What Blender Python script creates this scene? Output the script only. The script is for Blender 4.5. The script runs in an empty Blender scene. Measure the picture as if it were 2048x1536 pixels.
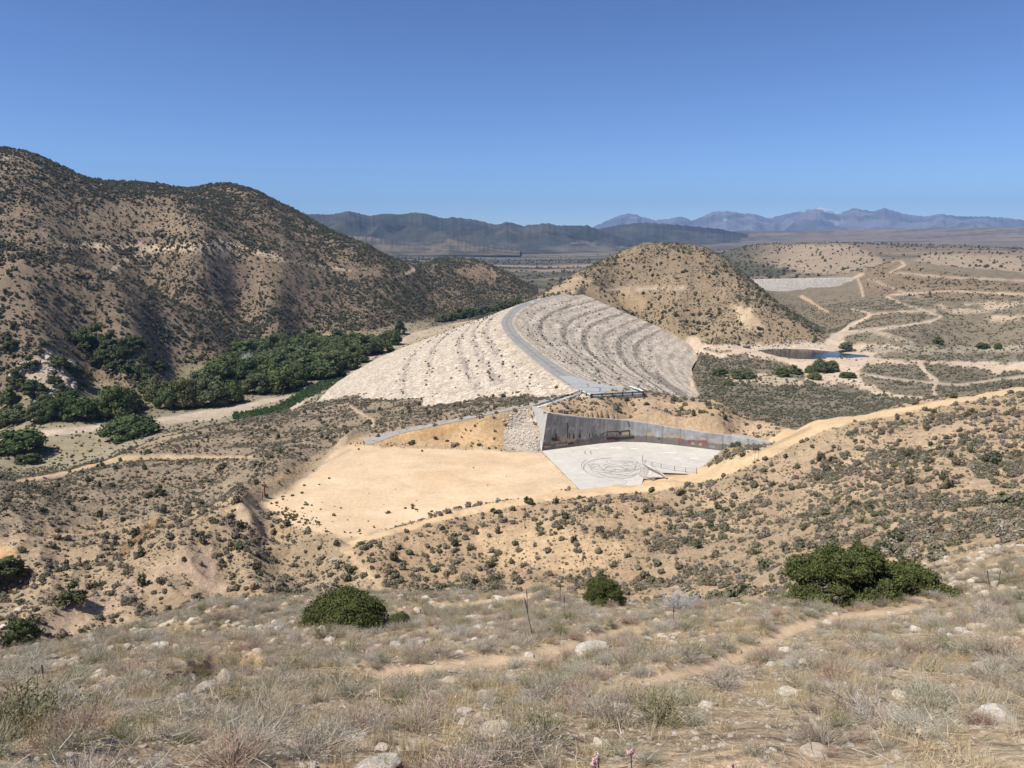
import bpy, math, random
import numpy as np
from mathutils import Vector, Matrix

R = math.radians
scene = bpy.context.scene
COL = scene.collection
rng = np.random.default_rng(7)
random.seed(7)

# ------------------------------------------------------------------ camera
F = 1539.0                      # focal length in pixels of a 2048 px wide frame
PITCH = R(10.42)
cam_d = bpy.data.cameras.new('camera')
cam_d.sensor_width = 36.0
cam_d.lens = 36.0 * F / 2048.0
cam_d.clip_start = 0.1
cam_d.clip_end = 90000.0
cam = bpy.data.objects.new('camera', cam_d)
cam.rotation_euler = (R(90) - PITCH, 0, 0)
COL.objects.link(cam)
scene.camera = cam

# ------------------------------------------------------------------ sky, sun, exposure
SUN_EL, SUN_AZ = R(57), R(-116)          # azimuth measured from the view axis, negative = left
world = bpy.data.worlds.new('World')
scene.world = world
world.use_nodes = True
wn, wl = world.node_tree.nodes, world.node_tree.links
wn.clear()
sky = wn.new('ShaderNodeTexSky')
sky.sky_type = 'NISHITA'
sky.sun_disc = False
sky.sun_elevation = SUN_EL
sky.sun_rotation = SUN_AZ
sky.altitude = 2200
sky.air_density = 1.0
sky.dust_density = 0.0
sky.ozone_density = 5.5
bg = wn.new('ShaderNodeBackground')
bg.inputs['Strength'].default_value = 0.108
wo = wn.new('ShaderNodeOutputWorld')
hs = wn.new('ShaderNodeHueSaturation')
hs.inputs['Saturation'].default_value = 0.95
hs.inputs['Hue'].default_value = 0.503
wl.new(sky.outputs[0], hs.inputs['Color'])
s1 = wn.new('ShaderNodeVectorMath'); s1.operation = 'SCALE'; s1.inputs['Scale'].default_value = 0.12
gm = wn.new('ShaderNodeGamma'); gm.inputs['Gamma'].default_value = 1.4
s2 = wn.new('ShaderNodeVectorMath'); s2.operation = 'SCALE'; s2.inputs['Scale'].default_value = 10.0
wl.new(hs.outputs[0], s1.inputs[0]); wl.new(s1.outputs[0], gm.inputs[0]); wl.new(gm.outputs[0], s2.inputs[0])
wl.new(s2.outputs[0], bg.inputs[0])
wl.new(bg.outputs[0], wo.inputs[0])
sun_d = bpy.data.lights.new('sun', 'SUN')
sun_d.energy = 4.9
sun_d.angle = R(0.53)
sun_d.color = (1.0, 0.945, 0.86)
sun = bpy.data.objects.new('sun', sun_d)
sdir = Vector((math.sin(SUN_AZ) * math.cos(SUN_EL), math.cos(SUN_AZ) * math.cos(SUN_EL), math.sin(SUN_EL)))
sun.rotation_euler = sdir.to_track_quat('Z', 'Y').to_euler()
COL.objects.link(sun)
scene.view_settings.view_transform = 'Standard'
scene.view_settings.look = 'None'
scene.view_settings.exposure = 0.24
scene.view_settings.gamma = 1.0
scene.render.engine = 'CYCLES'
scene.cycles.max_bounces = 4
scene.cycles.diffuse_bounces = 2
scene.cycles.volume_bounces = 0
scene.cycles.use_denoising = True
scene.cycles.denoiser = 'OPENIMAGEDENOISE'
scene.cycles.denoising_input_passes = 'RGB_ALBEDO_NORMAL'
scene.cycles.denoising_prefilter = 'ACCURATE'

# ------------------------------------------------------------------ pixel <-> world helpers
CP, SP = math.cos(PITCH), math.sin(PITCH)
def ray(u, v):
    cx = (np.asarray(u, float) - 1024) / F
    cy = -(np.asarray(v, float) - 768) / F
    x, y, z = cx, CP + cy * SP, -SP + cy * CP
    h = np.hypot(x, y)
    return np.arctan2(x, y), -z / h
def to_px(x, y, z):
    dep = y * CP - z * SP
    dep = np.where(np.abs(dep) < 1e-6, 1e-6, dep)
    return 1024 + F * x / dep, 768 - F * (y * SP + z * CP) / dep
def at_z(u, v, z):
    a, e = ray(u, v)
    d = -z / e
    return Vector((float(d * np.sin(a)), float(d * np.cos(a)), float(z)))
def at_d(u, v, d):
    a, e = ray(u, v)
    return Vector((float(d * np.sin(a)), float(d * np.cos(a)), float(-e * d)))

def _h(ix, iy, s):
    n = (ix.astype(np.int64) * 374761393 + iy.astype(np.int64) * 668265263 + s * 974634777) & 0xffffffff
    n = ((n ^ (n >> 13)) * 1274126177) & 0xffffffff
    return ((n ^ (n >> 16)) & 0xffff) / 65535.0
def noise(x, y, s=0):
    ix, iy = np.floor(x), np.floor(y)
    fx, fy = x - ix, y - iy
    ux, uy = fx * fx * fx * (fx * (fx * 6 - 15) + 10), fy * fy * fy * (fy * (fy * 6 - 15) + 10)
    def g(dx, dy):
        t = _h(ix + dx, iy + dy, s) * 6.2832
        return np.cos(t) * (fx - dx) + np.sin(t) * (fy - dy)
    a = g(0, 0); b = g(1, 0); c = g(0, 1); d = g(1, 1)
    return 1.4 * ((a + (b - a) * ux) + ((c + (d - c) * ux) - (a + (b - a) * ux)) * uy)
def fbm(x, y, w, o=4, s=0):
    r = 0.0; a = 1.0; t = 0.0
    for i in range(o):
        r = r + a * noise(x / w, y / w, s + i * 17); t += a; a *= 0.55; w *= 0.5
    return r / t * 1.5

# ------------------------------------------------------------------ object helpers
def link_obj(name, me, parent=None):
    o = bpy.data.objects.new(name, me)
    COL.objects.link(o)
    if parent is not None:
        o.parent = parent
    return o
def make_mesh(name, verts, faces, mat=None, smooth=False, col=None, mi=None, mats=None):
    me = bpy.data.meshes.new(name)
    verts = np.ascontiguousarray(verts, dtype=np.float32)
    if isinstance(faces, np.ndarray):
        n, k = faces.shape
        me.vertices.add(len(verts)); me.vertices.foreach_set('co', verts.ravel())
        me.loops.add(n * k); me.loops.foreach_set('vertex_index', faces.astype(np.int32).ravel())
        me.polygons.add(n); me.polygons.foreach_set('loop_start', np.arange(0, n * k, k, dtype=np.int32))
        try:
            me.polygons.foreach_set('loop_total', np.full(n, k, dtype=np.int32))
        except Exception:
            pass
        me.update(calc_edges=True)
    else:
        me.from_pydata([tuple(map(float, p)) for p in verts], [], [tuple(map(int, f)) for f in faces]); me.update()
    if smooth:
        me.polygons.foreach_set('use_smooth', np.ones(len(me.polygons), dtype=bool))
    for m in (mats or ([mat] if mat else [])):
        me.materials.append(m)
    if mi is not None:
        me.polygons.foreach_set('material_index', np.ascontiguousarray(mi, dtype=np.int32))
    if col is not None:
        at = me.color_attributes.new('Col', 'FLOAT_COLOR', 'POINT')
        c = np.ones((len(verts), 4), dtype=np.float32); c[:, :np.shape(col)[1]] = col
        at.data.foreach_set('color', c.ravel())
    return me
def tag(o, label=None, cat=None, group=None, kind=None):
    if label: o['label'] = label
    if cat: o['category'] = cat
    if group: o['group'] = group
    if kind: o['kind'] = kind
    return o
def empty(name, loc, label, cat, group=None, rz=0.0):
    o = bpy.data.objects.new(name, None)
    o.empty_display_size = 0.3
    o.location = loc; o.rotation_euler = (0, 0, rz)
    COL.objects.link(o)
    return tag(o, label, cat, group)

# ------------------------------------------------------------------ materials
def new_mat(name):
    m = bpy.data.materials.new(name); m.use_nodes = True
    nt = m.node_tree
    return m, nt, nt.nodes['Principled BSDF']
def ground_mat(name, scales, amp, bump=0.5, bscale=(6.0, 0.9), attr=True, base=(.4, .3, .2), rough=0.95):
    """colour attribute (or one base colour) modulated by world-space noise at several scales, plus bump"""
    m, nt, bs = new_mat(name)
    N, L = nt.nodes, nt.links
    tc = N.new('ShaderNodeNewGeometry')
    if attr:
        c = N.new('ShaderNodeVertexColor'); c.layer_name = 'Col'; cur = c.outputs[0]
    else:
        c = N.new('ShaderNodeRGB'); c.outputs[0].default_value = (*base, 1); cur = c.outputs[0]
    for s, a in zip(scales, amp):
        n = N.new('ShaderNodeTexNoise'); n.inputs['Scale'].default_value = s; n.inputs['Detail'].default_value = 4
        n.inputs['Roughness'].default_value = 0.65
        L.new(tc.outputs['Position'], n.inputs['Vector'])
        mr = N.new('ShaderNodeMapRange'); mr.inputs[1].default_value = 0.25; mr.inputs[2].default_value = 0.75
        mr.inputs[3].default_value = 1 - a; mr.inputs[4].default_value = 1 + a
        L.new(n.outputs[0], mr.inputs[0])
        if attr:      # alpha of the colour attribute = how broken up the surface is
            q = N.new('ShaderNodeMix'); q.data_type = 'FLOAT'; q.inputs[2].default_value = 1.0
            L.new(c.outputs[1], q.inputs[0]); L.new(mr.outputs[0], q.inputs[3]); mr = q
        vm = N.new('ShaderNodeVectorMath'); vm.operation = 'SCALE'
        L.new(cur, vm.inputs[0]); L.new(mr.outputs[0], vm.inputs['Scale'])
        cur = vm.outputs[0]
    L.new(cur, bs.inputs['Base Color'])
    bs.inputs['Roughness'].default_value = rough
    bs.inputs['Specular IOR Level'].default_value = 0.15
    if bump:
        prev = None
        for s in bscale:
            n = N.new('ShaderNodeTexNoise'); n.inputs['Scale'].default_value = s; n.inputs['Detail'].default_value = 5
            n.inputs['Roughness'].default_value = 0.7
            L.new(tc.outputs['Position'], n.inputs['Vector'])
            b = N.new('ShaderNodeBump'); b.inputs['Strength'].default_value = bump; b.inputs['Distance'].default_value = 0.22 / s
            L.new(n.outputs[0], b.inputs['Height'])
            if attr:
                q = N.new('ShaderNodeMath'); q.operation = 'MULTIPLY'; q.inputs[1].default_value = bump; L.new(c.outputs[1], q.inputs[0]); L.new(q.outputs[0], b.inputs['Strength'])
            if prev: L.new(prev, b.inputs['Normal'])
            prev = b.outputs[0]
        L.new(prev, bs.inputs['Normal'])
    return m
# ------------------------------------------------------------------ terrain: survey points (pixel u, v seen from the hill top, ground distance in m)
SURVEY = """
0 1536 6;500 1536 6;1024 1536 5.9;1500 1536 5.7;2048 1536 5.5
0 1450 9.2;600 1450 8.8;1200 1450 8.6;1700 1450 8.4;2048 1450 8.2
0 1400 13;400 1400 12;900 1400 11.2;1400 1390 11.5;2048 1390 11
0 1350 18.5;500 1350 16;1000 1350 15;1500 1330 16.5;2048 1330 15
0 1316 27;300 1300 26;700 1290 23;1100 1290 21;1500 1270 23;2048 1260 21
0 1316 36;150 1290 38;250 1262 42;420 1210 46;600 1193 46;850 1188 46;1100 1188 45;1200 1205 42;1380 1212 40;1600 1208 38;1870 1190 40;2048 1165 43
500 1260 34;900 1240 33;1300 1250 30;1750 1240 29
0 1345 60;150 1325 62;250 1300 65;420 1245 70;600 1225 70;850 1222 70;1100 1222 70;1200 1235 65;1380 1240 60;1600 1215 55
0 1340 95;150 1310 95;250 1290 98;420 1240 105;600 1225 105;850 1210 105;1100 1205 98;1250 1212 88
440 1192 145;560 1195 135;690 1190 128;850 1172 128;1000 1180 124;1150 1180 116;1300 1190 104;1500 1190 86;1600 1175 76;1900 1128 60;2048 1110 56
700 1088 152;760 1062 156;900 1030 160;1000 1010 165;1100 992 170;1200 980 174;1330 966 180;1430 940 188;1480 908 192;1530 891 197;1560 875 200;1640 845 208;1600 857 205;1700 832 211;1800 817 221;1900 800 236;2048 774 262
850 1110 143;1000 1090 145;1000 1040 158;1150 1030 155;1200 1080 140;1400 1080 140;1400 1000 165;1600 1000 152;1800 1000 131;2000 1000 120;1800 900 176;2000 880 176;1600 1100 105;1800 1090 82;2048 1070 76;1600 920 180;1250 1010 160
1700 848 245;1800 832 260;1900 815 280;2048 790 310
1700 838 340;1800 826 350;1900 810 370;2048 785 420;1600 878 330
690 1085 L;540 1010 L;600 1050 L;660 905 L;750 896 L;900 899 L;1050 905 L;1165 970 L;850 1000 L;950 950 L;750 1000 L;650 1000 L;1000 990 L
1090 905 L;1200 960 L;1300 930 L;1250 890 L;1480 905 L;1380 930 L;1250 960 L
400 1092 157;300 1140 150;250 1172 146;100 1240 131;300 1212 138;150 1275 122;470 1055 164;560 1100 160;500 1130 150;620 1110 155
250 1118 176;120 1180 156;30 1232 141;0 1150 170;350 1050 182
520 985 184;640 925 214;690 882 238;480 1020 173;560 968 192
300 1050 188;0 1080 184;100 1000 218;400 1000 202;0 950 252;250 950 240;450 915 253;300 900 288;450 870 308;600 870 279;600 830 340;680 850 275;750 862 243;750 830 292;850 820 302;1000 800 290;1100 793 262
1095 830 227;1130 835 229;1165 839 230;1203 842 230;1243 844 230;1292 850 229;1342 859 228;1402 868 226;1480 879 224;1560 893 222
1170 787 257;1285 790 256;1230 793 251;1130 808 245;1240 812 245;1380 801 258;1450 823 252;1590 859 238;1350 830 243;1450 850 236
1530 842 246;1590 866 262;1530 852 275;1290 795 285;1380 808 300;1450 832 300;1590 872 290
830 852 243;950 835 245;1060 812 246;850 880 236;1000 880 231
720 800 366;850 804 332;1000 797 296
60 985 256;200 930 290;400 862 345;520 837 376;600 817 396
60 955 R;200 905 R;400 848 R;520 824 R;600 803 R;0 890 R;300 830 R;500 790 R;700 702 R;400 780 R;200 820 R;600 740 R;650 770 R;780 672 R
0 808 z-103;200 775 z-103;350 742 z-103;480 697 z-103;600 677 z-103;780 660 z-103;900 636 z-101;1000 606 z-98
0 500 735;80 515 735;165 533 738;250 560 742;340 595 752;420 627 785;480 655 835
0 540 820;165 565 825;250 590 830;340 622 835;420 650 850
0 535 890;165 545 905;250 568 905;340 600 905
0 480 960;165 522 985;250 545 980;340 580 955;480 640 900
100 650 645;0 600 675;250 680 640;180 600 695;350 660 712;0 700 620;100 740 590
0 311 1150;90 322 1180;190 357 1210;300 362 1250;385 378 1300;430 368 1310;500 379 1300;560 409 1290;600 428 1280;690 467 1265;755 499 1240;816 537 1200
0 340 1400;190 390 1450;300 400 1500;430 400 1550;560 440 1540;690 495 1500;816 555 1400
0 380 1080;200 420 1080;300 430 1090;480 430 1180;600 480 1160
0 470 930;150 490 945;350 495 950;450 488 985;560 512 1005;700 530 1100;823 540 1180
400 560 900;550 600 880;650 640 905;750 600 1000;450 625 850;560 660 830;850 600 1130;700 570 1060
861 517 1350;892 527 1340;957 525 1400;994 540 1400;1029 555 1400;1063 580 1390
861 530 1550;957 540 1600;1029 570 1580
950 590 1230;930 560 1300;1000 590 1330
1065 598 850;1100 577 860;1150 546 872;1200 522 882;1270 498 890;1330 490 892;1390 492 886;1440 512 876;1480 545 860;1530 583 836;1600 628 802;1640 662 772
1100 592 960;1200 540 1000;1330 508 1020;1440 530 1000;1530 600 940;1640 668 850
1150 586 752;1220 580 775;1300 577 812;1400 576 815;1480 580 815
1300 530 860;1400 540 850;1350 620 765;1500 640 745;1250 612 730
1230 622 z-68;1300 656 z-86;1370 683 z-92;1450 690 700;1530 692 703;1640 672 755
1400 702 V;1700 822 V;1400 780 V;1560 760 V;1600 842 V;2000 762 V;1700 712 V;2000 702 V;1850 740 V;1340 790 V;1350 720 V
1660 660 800;1800 660 790;2048 650 830;1700 620 960;1900 610 950;2048 600 960;1560 640 900;1620 605 1180;1720 597 1170
1540 570 1420;1620 560 1440;1700 556 1420;1740 542 1370;1780 523 1400;1850 530 1400;1950 552 1290;2048 575 1180;1800 570 1250;1880 580 1150
1780 533 1600;1850 538 1650
1460 508 2600;1500 491 2700;1700 490 2700;1460 535 2250;1600 545 2000;1700 545 1750;1600 520 2300;1700 510 2350
1600 483 5000;1800 478 8500;2048 478 8500;1600 479 8500;1300 486 8500;2048 500 3000;2048 530 1800;1900 510 2300;1800 505 2600;1900 490 4000
1100 560 1950;1250 560 1700;1100 532 3200;1100 512 5000;900 508 5500;700 508 5500;400 505 5500;1050 501 6500;1000 495 8500;500 495 8500;0 490 8500;1450 520 3500;1300 505 5000;1300 530 2600
"""
CTL = []
for tok in SURVEY.replace('\n', ';').split(';'):
    t = tok.split()
    if len(t) != 3: continue
    u, v = float(t[0]), float(t[1])
    a, e = ray(u, v)
    d = {'L': -62.0, 'R': -106.0, 'V': -93.0}.get(t[2]) or (float(t[2][1:]) if t[2][0] == 'z' else None)
    d = -d / e if d else float(t[2])
    CTL.append((float(a), math.log(d), float(e)))
    if u == 0:       # the ground goes on outside the frame
        CTL.append((float(a) - R(14), math.log(d), float(e) * (0.96 if d < 400 else 1.0) - (0.03 if 600 < d < 1500 else 0)))
    if u == 2048:
        CTL.append((float(a) + R(14), math.log(d), float(e) * 0.97))
for ad in (-55, -20, 0, 20, 55):
    for d in (1.0, 2.0, 3.6):
        CTL.append((R(ad), math.log(d), 1.62 / d + 0.466))
CTL = np.array(CTL)
def _kx(P): return np.stack([np.degrees(P[..., 0]) / 5.0, P[..., 1] * 4.0], -1)
KC = _kx(CTL)
def _ker(r2): return -np.sqrt(r2 + 0.09)
nC = len(CTL)
A = _ker(((KC[:, None] - KC[None]) ** 2).sum(-1))
A[np.arange(nC), np.arange(nC)] += 0.02
Pm = np.c_[np.ones(nC), KC]
M = np.block([[A, Pm], [Pm.T, np.zeros((3, 3))]])
W = np.linalg.solve(M, np.r_[CTL[:, 2], 0, 0, 0])
def survey_e(a, ld):
    q = _kx(np.stack([a, ld], -1))
    out = np.empty(len(q))
    for i in range(0, len(q), 20000):
        r2 = ((q[i:i + 20000, None] - KC[None]) ** 2).sum(-1)
        out[i:i + 20000] = _ker(r2) @ W[:nC] + W[nC] + q[i:i + 20000] @ W[nC + 1:]
    return out

# polar grid round the hill top, rows denser where the spillway is cut
A_IN = np.linspace(R(-43), R(43), 1110)
AZ = np.r_[np.linspace(R(-60), R(-43.2), 60), A_IN, np.linspace(R(43.2), R(60), 60)]
ls = [math.log(1.1)]
while ls[-1] < math.log(9600):
    d = math.exp(ls[-1])
    ls.append(ls[-1] + (0.0036 if 140 < d < 270 else 0.0062 if 60 < d < 1400 else 0.010))
LD = np.array(ls)
nR, nA = len(LD), len(AZ)
ca = np.linspace(AZ[0], AZ[-1], 380); cl = np.linspace(LD[0], LD[-1], 460)
CE = survey_e(*[g.ravel() for g in np.meshgrid(ca, cl)]).reshape(460, 380)
for _ in range(1):
    CE[1:-1, 1:-1] = 0.5 * CE[1:-1, 1:-1] + 0.125 * (CE[:-2, 1:-1] + CE[2:, 1:-1] + CE[1:-1, :-2] + CE[1:-1, 2:])
def bil(Z, xs, ys, x, y):
    fx = np.clip((x - xs[0]) / (xs[-1] - xs[0]) * (len(xs) - 1), 0, len(xs) - 1.001); fy = np.clip((y - ys[0]) / (ys[-1] - ys[0]) * (len(ys) - 1), 0, len(ys) - 1.001)
    i, j = fx.astype(int), fy.astype(int); fx = fx - i; fy = fy - j
    return (Z[j, i] * (1 - fx) + Z[j, i + 1] * fx) * (1 - fy) + (Z[j + 1, i] * (1 - fx) + Z[j + 1, i + 1] * fx) * fy
GA, GL = np.meshgrid(AZ, LD)
D = np.exp(GL)
E0 = bil(CE, ca, cl, GA, GL)
X, Y = D * np.sin(GA), D * np.cos(GA)
Z = -E0 * D

def seg_dist(px, py, pts):
    """distance in px to a polyline whose points carry a half width: returns dist - halfwidth"""
    best = np.full(px.shape, 1e9)
    for (x0, y0, w0), (x1, y1, w1) in zip(pts[:-1], pts[1:]):
        dx, dy = x1 - x0, y1 - y0
        t = np.clip(((px - x0) * dx + (py - y0) * dy) / (dx * dx + dy * dy + 1e-9), 0, 1)
        best = np.minimum(best, np.hypot(px - x0 - t * dx, py - y0 - t * dy) - (w0 + t * (w1 - w0)))
    return best
def poly_sd(px, py, poly):
    """signed distance (negative inside) to a polygon"""
    inside = np.zeros(px.shape, bool); best = np.full(px.shape, 1e9)
    n = len(poly)
    for i in range(n):
        x0, y0 = poly[i]; x1, y1 = poly[(i + 1) % n]
        dx, dy = x1 - x0, y1 - y0
        t = np.clip(((px - x0) * dx + (py - y0) * dy) / (dx * dx + dy * dy + 1e-9), 0, 1)
        best = np.minimum(best, np.hypot(px - x0 - t * dx, py - y0 - t * dy))
        c = ((y0 > py) != (y1 > py))
        if y1 != y0:
            inside ^= c & (px < (x1 - x0) * (py - y0) / (y1 - y0) + x0)
    return np.where(inside, -best, best)
def P2(s): return [tuple(map(float, q.split())) for q in s.split(';')]
def sst(x, a, b):
    t = np.clip((x - a) / (b - a), 0, 1); return t * t * (3 - 2 * t)

# the spillway: flat sand lot and concrete floor, cut into the hill
SLAB_Z = -61.6
def plan(px, z): return [(lambda p: (p.x, p.y))(at_z(u, v, z)) for u, v in px]
WALL_BASE = P2('1083 902;1120 897;1160 892;1200 887;1240 883.5;1290 884.5;1340 889;1400 896;1480 906;1560 918;1660 935')
wall_xy = plan(WALL_BASE, SLAB_Z)
lot_xy = plan(P2('690 1078;620 1062;560 1040;530 1008;570 985;625 945;665 900;700 893;800 896;900 899;1000 902;1083 905;1165 972;1100 988;1000 1008;900 1028;800 1050;730 1072'), -62.0)
slab_xy = wall_xy + plan(P2('1500 935;1420 950;1340 946;1290 944;1282 975;1165 985'), SLAB_Z)
# noise relief: octaves whose size suits the distance
Vis = {}
WLS = [420, 200, 95, 45, 21, 10, 4.6, 2.1, 0.9, 0.4]
sd_lot = poly_sd(X, Y, lot_xy)
cut_xy = []
for i, (x, y) in enumerate(wall_xy):       # terrain keeps its height from 1 m behind the wall face on
    cut_xy.append((x + (-1.2 if i == 0 else 0), y + 2.4))
cut_poly = cut_xy + slab_xy[len(wall_xy):]
sd_slab = poly_sd(X, Y, cut_poly)
calm = sst(np.minimum(sd_lot, sd_slab), 0, 8)
relief = np.zeros_like(Z)
for k, w in enumerate(WLS):
    amp = 0.045 * w * sst(D / w, 3.0, 7.0) * (1 - sst(D / w, 160, 260))
    m = amp > 1e-4
    n = noise(X[m] / w, Y[m] / w, 5 + k)
    n = np.where((D[m] > 550) & (w >= 20), 0.6 * (0.3 - 1.6 * np.abs(n) + 0.2 * n), n) if w >= 45 else n
    relief[m] += amp[m] * n * (1.7 if w <= 21 else 1.0)
flat = 1 - 0.85 * sst(D, 1500, 2500)
flat *= 1 - 0.92 * sst(-Z, 80, 90) * sst(D, 330, 380)
Z += relief * calm * flat
# trails are cut as benches into the near slope, a small gully bites into it at the left
TRAILS = [[tuple(map(float, q.split())) for q in t.split(';')] for t in (
    '690 1365 8;770 1346 10;900 1330 8;1030 1320 9;1100 1303 9;1150 1291 8;1200 1272 5;1290 1252 4',
    '1200 1380 4;1330 1355 10;1420 1333 11;1500 1302 11;1550 1272 10;1610 1250 9;1680 1235 8;1800 1222 7;1870 1208 6')]
k = (D > 7) & (D < 62) & (np.abs(GA) < R(40))
uk, vk = to_px(X[k], Y[k], -E0[k] * D[k])
dz = np.zeros(uk.shape)
for t in TRAILS:
    up = [(u, v - w * 1.15, 0) for u, v, w in t]; wd_ = np.interp(uk, [q[0] for q in t], [q[2] for q in t])
    dz = np.maximum(dz, 0.012 * wd_ / 10 * D[k] * np.exp(-(seg_dist(uk, vk, up) / (wd_ * 1.0)) ** 2))
gy = poly_sd(uk, vk, P2('325 1352;360 1330;420 1316;478 1304;530 1318;560 1312;520 1334;440 1345;400 1372;350 1376')) + 9 * noise(uk / 55, vk / 30, 77)
dz -= 0.038 * D[k] * (1 - sst(gy, -11, 4))
Z[k] += dz
# gullied spur left of the lot, earth rim round the lot
sp = sst(D, 105, 122) * (1 - sst(D, 185, 215)) * (1 - sst(GA, R(-13), R(-8))) * sst(GA, R(-42), R(-37))
Z += sp * calm * (2.4 * (0.35 - np.abs(noise(X / 20 + 0.25 * Y / 20, Y / 30, 88)) * 1.7) + 1.1 * (0.35 - np.abs(noise(X / 8, Y / 12, 89)) * 1.7))
rim = seg_dist(X, Y, [(x, y, 0) for x, y in plan(P2('712 874;690 884;655 912;610 948;560 972;525 990;486 1014;478 1038;508 1062;565 1074;630 1080;676 1094'), -61.0)])
Z += 1.9 * np.exp(-(rim / 2.0) ** 2) * (D < 300)
# shelf of the access road
ACC = [(1130, 793.5, 252), (1095, 802, 248), (1050, 812, 245.5), (1000, 822, 244), (950, 832.5, 243), (900, 843, 242), (850, 853.5, 241), (800, 863.5, 239.5), (760, 872, 238), (730, 879, 237)]
ACC_P = np.array([tuple(at_d(*q)) for q in ACC])
k = (D > 225) & (D < 275) & (np.abs(GA) < R(13))
bd_, bz = np.full(int(k.sum()), 1e9), np.zeros(int(k.sum()))
for p0, p1 in zip(ACC_P[:-1], ACC_P[1:]):
    e_ = p1 - p0; t = np.clip(((X[k] - p0[0]) * e_[0] + (Y[k] - p0[1]) * e_[1]) / (e_[0] ** 2 + e_[1] ** 2), 0, 1)
    q = np.hypot(X[k] - p0[0] - t * e_[0], Y[k] - p0[1] - t * e_[1]); w_ = q < bd_; bd_ = np.where(w_, q, bd_); bz = np.where(w_, p0[2] + t * e_[2], bz)
w_ = 1 - sst(bd_, 2.6, 7.0); Z[k] = Z[k] * (1 - w_) + bz * w_
zl = -62.0 + 0.25 * fbm(X, Y, 25, 3, 3)
wl_ = 1 - sst(sd_lot, -1, 7)
Z = Z * (1 - wl_) + np.where(sd_lot < 8, zl, Z) * wl_
Z = np.where(sd_slab < 0, SLAB_Z - 0.35, Z)
# the dam stands on lowered ground, the pond in a level hollow
CREST_PX = P2('1205 790;1190 786;1150 765;1110 740;1065 705;1035 680;1018 660;1012 645;1018 632;1032 618;1055 607;1085 599;1150 586')
k = (D > 240) & (D < 900) & (np.abs(GA) < R(20))
dc_ = np.full_like(Z, 1e9); dc_[k] = seg_dist(X[k], Y[k], [(x, y, 0) for x, y in plan(CREST_PX, -50.0)])
foot = [(lambda p: (p.x, p.y))(at_z(*q)) for q in ((1050, 603, -50), (1150, 590, -50), (1172, 592, -53), (1232, 624, -68), (1302, 657, -84), (1374, 685, -92), (1392, 700, -93), (1360, 790, -93), (1275, 782, -58), (1180, 785, -50), (1080, 745, -53), (1000, 680, -53), (975, 640, -53))]
mk = np.zeros_like(Z); mk[k] = 1 - sst(poly_sd(X[k], Y[k], foot), 0, 6)
Z = np.where(mk > 0, np.minimum(Z, Z * (1 - mk) + (-50 - np.maximum(dc_ - 5, 0) / 2.62 - 2.5) * mk), Z)
POND_PX = P2('1515 700;1540 698;1580 697.5;1625 699;1665 703;1690 699;1712 698;1714 702;1690 704;1680 706;1730 710;1740 713;1700 715;1660 714;1625 718;1590 717;1560 713;1532 706')
POND_Z = -92.6
k = (D > 500) & (D < 900)
pd = np.full_like(Z, 1e9); pd[k] = poly_sd(X[k], Y[k], plan(POND_PX, POND_Z))
pm_ = 1 - sst(pd, 3, 45)
Z = Z * (1 - pm_) + (POND_Z - 0.25 + 0.06 * np.clip(pd, -3, 40)) * pm_
E = -Z / D
U, V = to_px(X, Y, Z)
emin = np.minimum.accumulate(E, axis=0)          # the lowest depression so far = what is seen
visible = E <= np.vstack([np.full((1, nA), 9e9), emin[:-1]]) + 0.0006

def ground(x, y):
    a, l = np.arctan2(x, y), np.log(np.hypot(x, y))
    fa = np.interp(a, AZ, np.arange(nA)); fl = np.interp(l, LD, np.arange(nR))
    i = np.clip(fa.astype(int), 0, nA - 2); j = np.clip(fl.astype(int), 0, nR - 2); fa = fa - i; fl = fl - j
    return (Z[j, i] * (1 - fa) + Z[j, i + 1] * fa) * (1 - fl) + (Z[j + 1, i] * (1 - fa) + Z[j + 1, i + 1] * fa) * fl
def pick(u, v, dmin=0.0):
    """the first ground point that the survey ray (u, v) meets"""
    a, e = ray(u, v)
    i = int(np.clip(np.searchsorted(AZ, a), 1, nA - 1)); j0 = int(np.searchsorted(LD, math.log(max(dmin, 1.2))))
    t = (a - AZ[i - 1]) / (AZ[i] - AZ[i - 1])
    col = E[:, i - 1] * (1 - t) + E[:, i] * t
    w = np.nonzero(col[j0:] <= e)[0]
    j = j0 + (w[0] if len(w) else nR - 1 - j0)
    if j > j0:
        c0, c1 = col[j - 1], col[j]
        f = (c0 - e) / (c0 - c1 + 1e-12)
        l = LD[j - 1] + np.clip(f, 0, 1) * (LD[j] - LD[j - 1])
    else: l = LD[j]
    d = math.exp(l)
    x, y = d * math.sin(a), d * math.cos(a)
    return Vector((x, y, float(ground(np.array([x]), np.array([y]))[0])))
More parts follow.
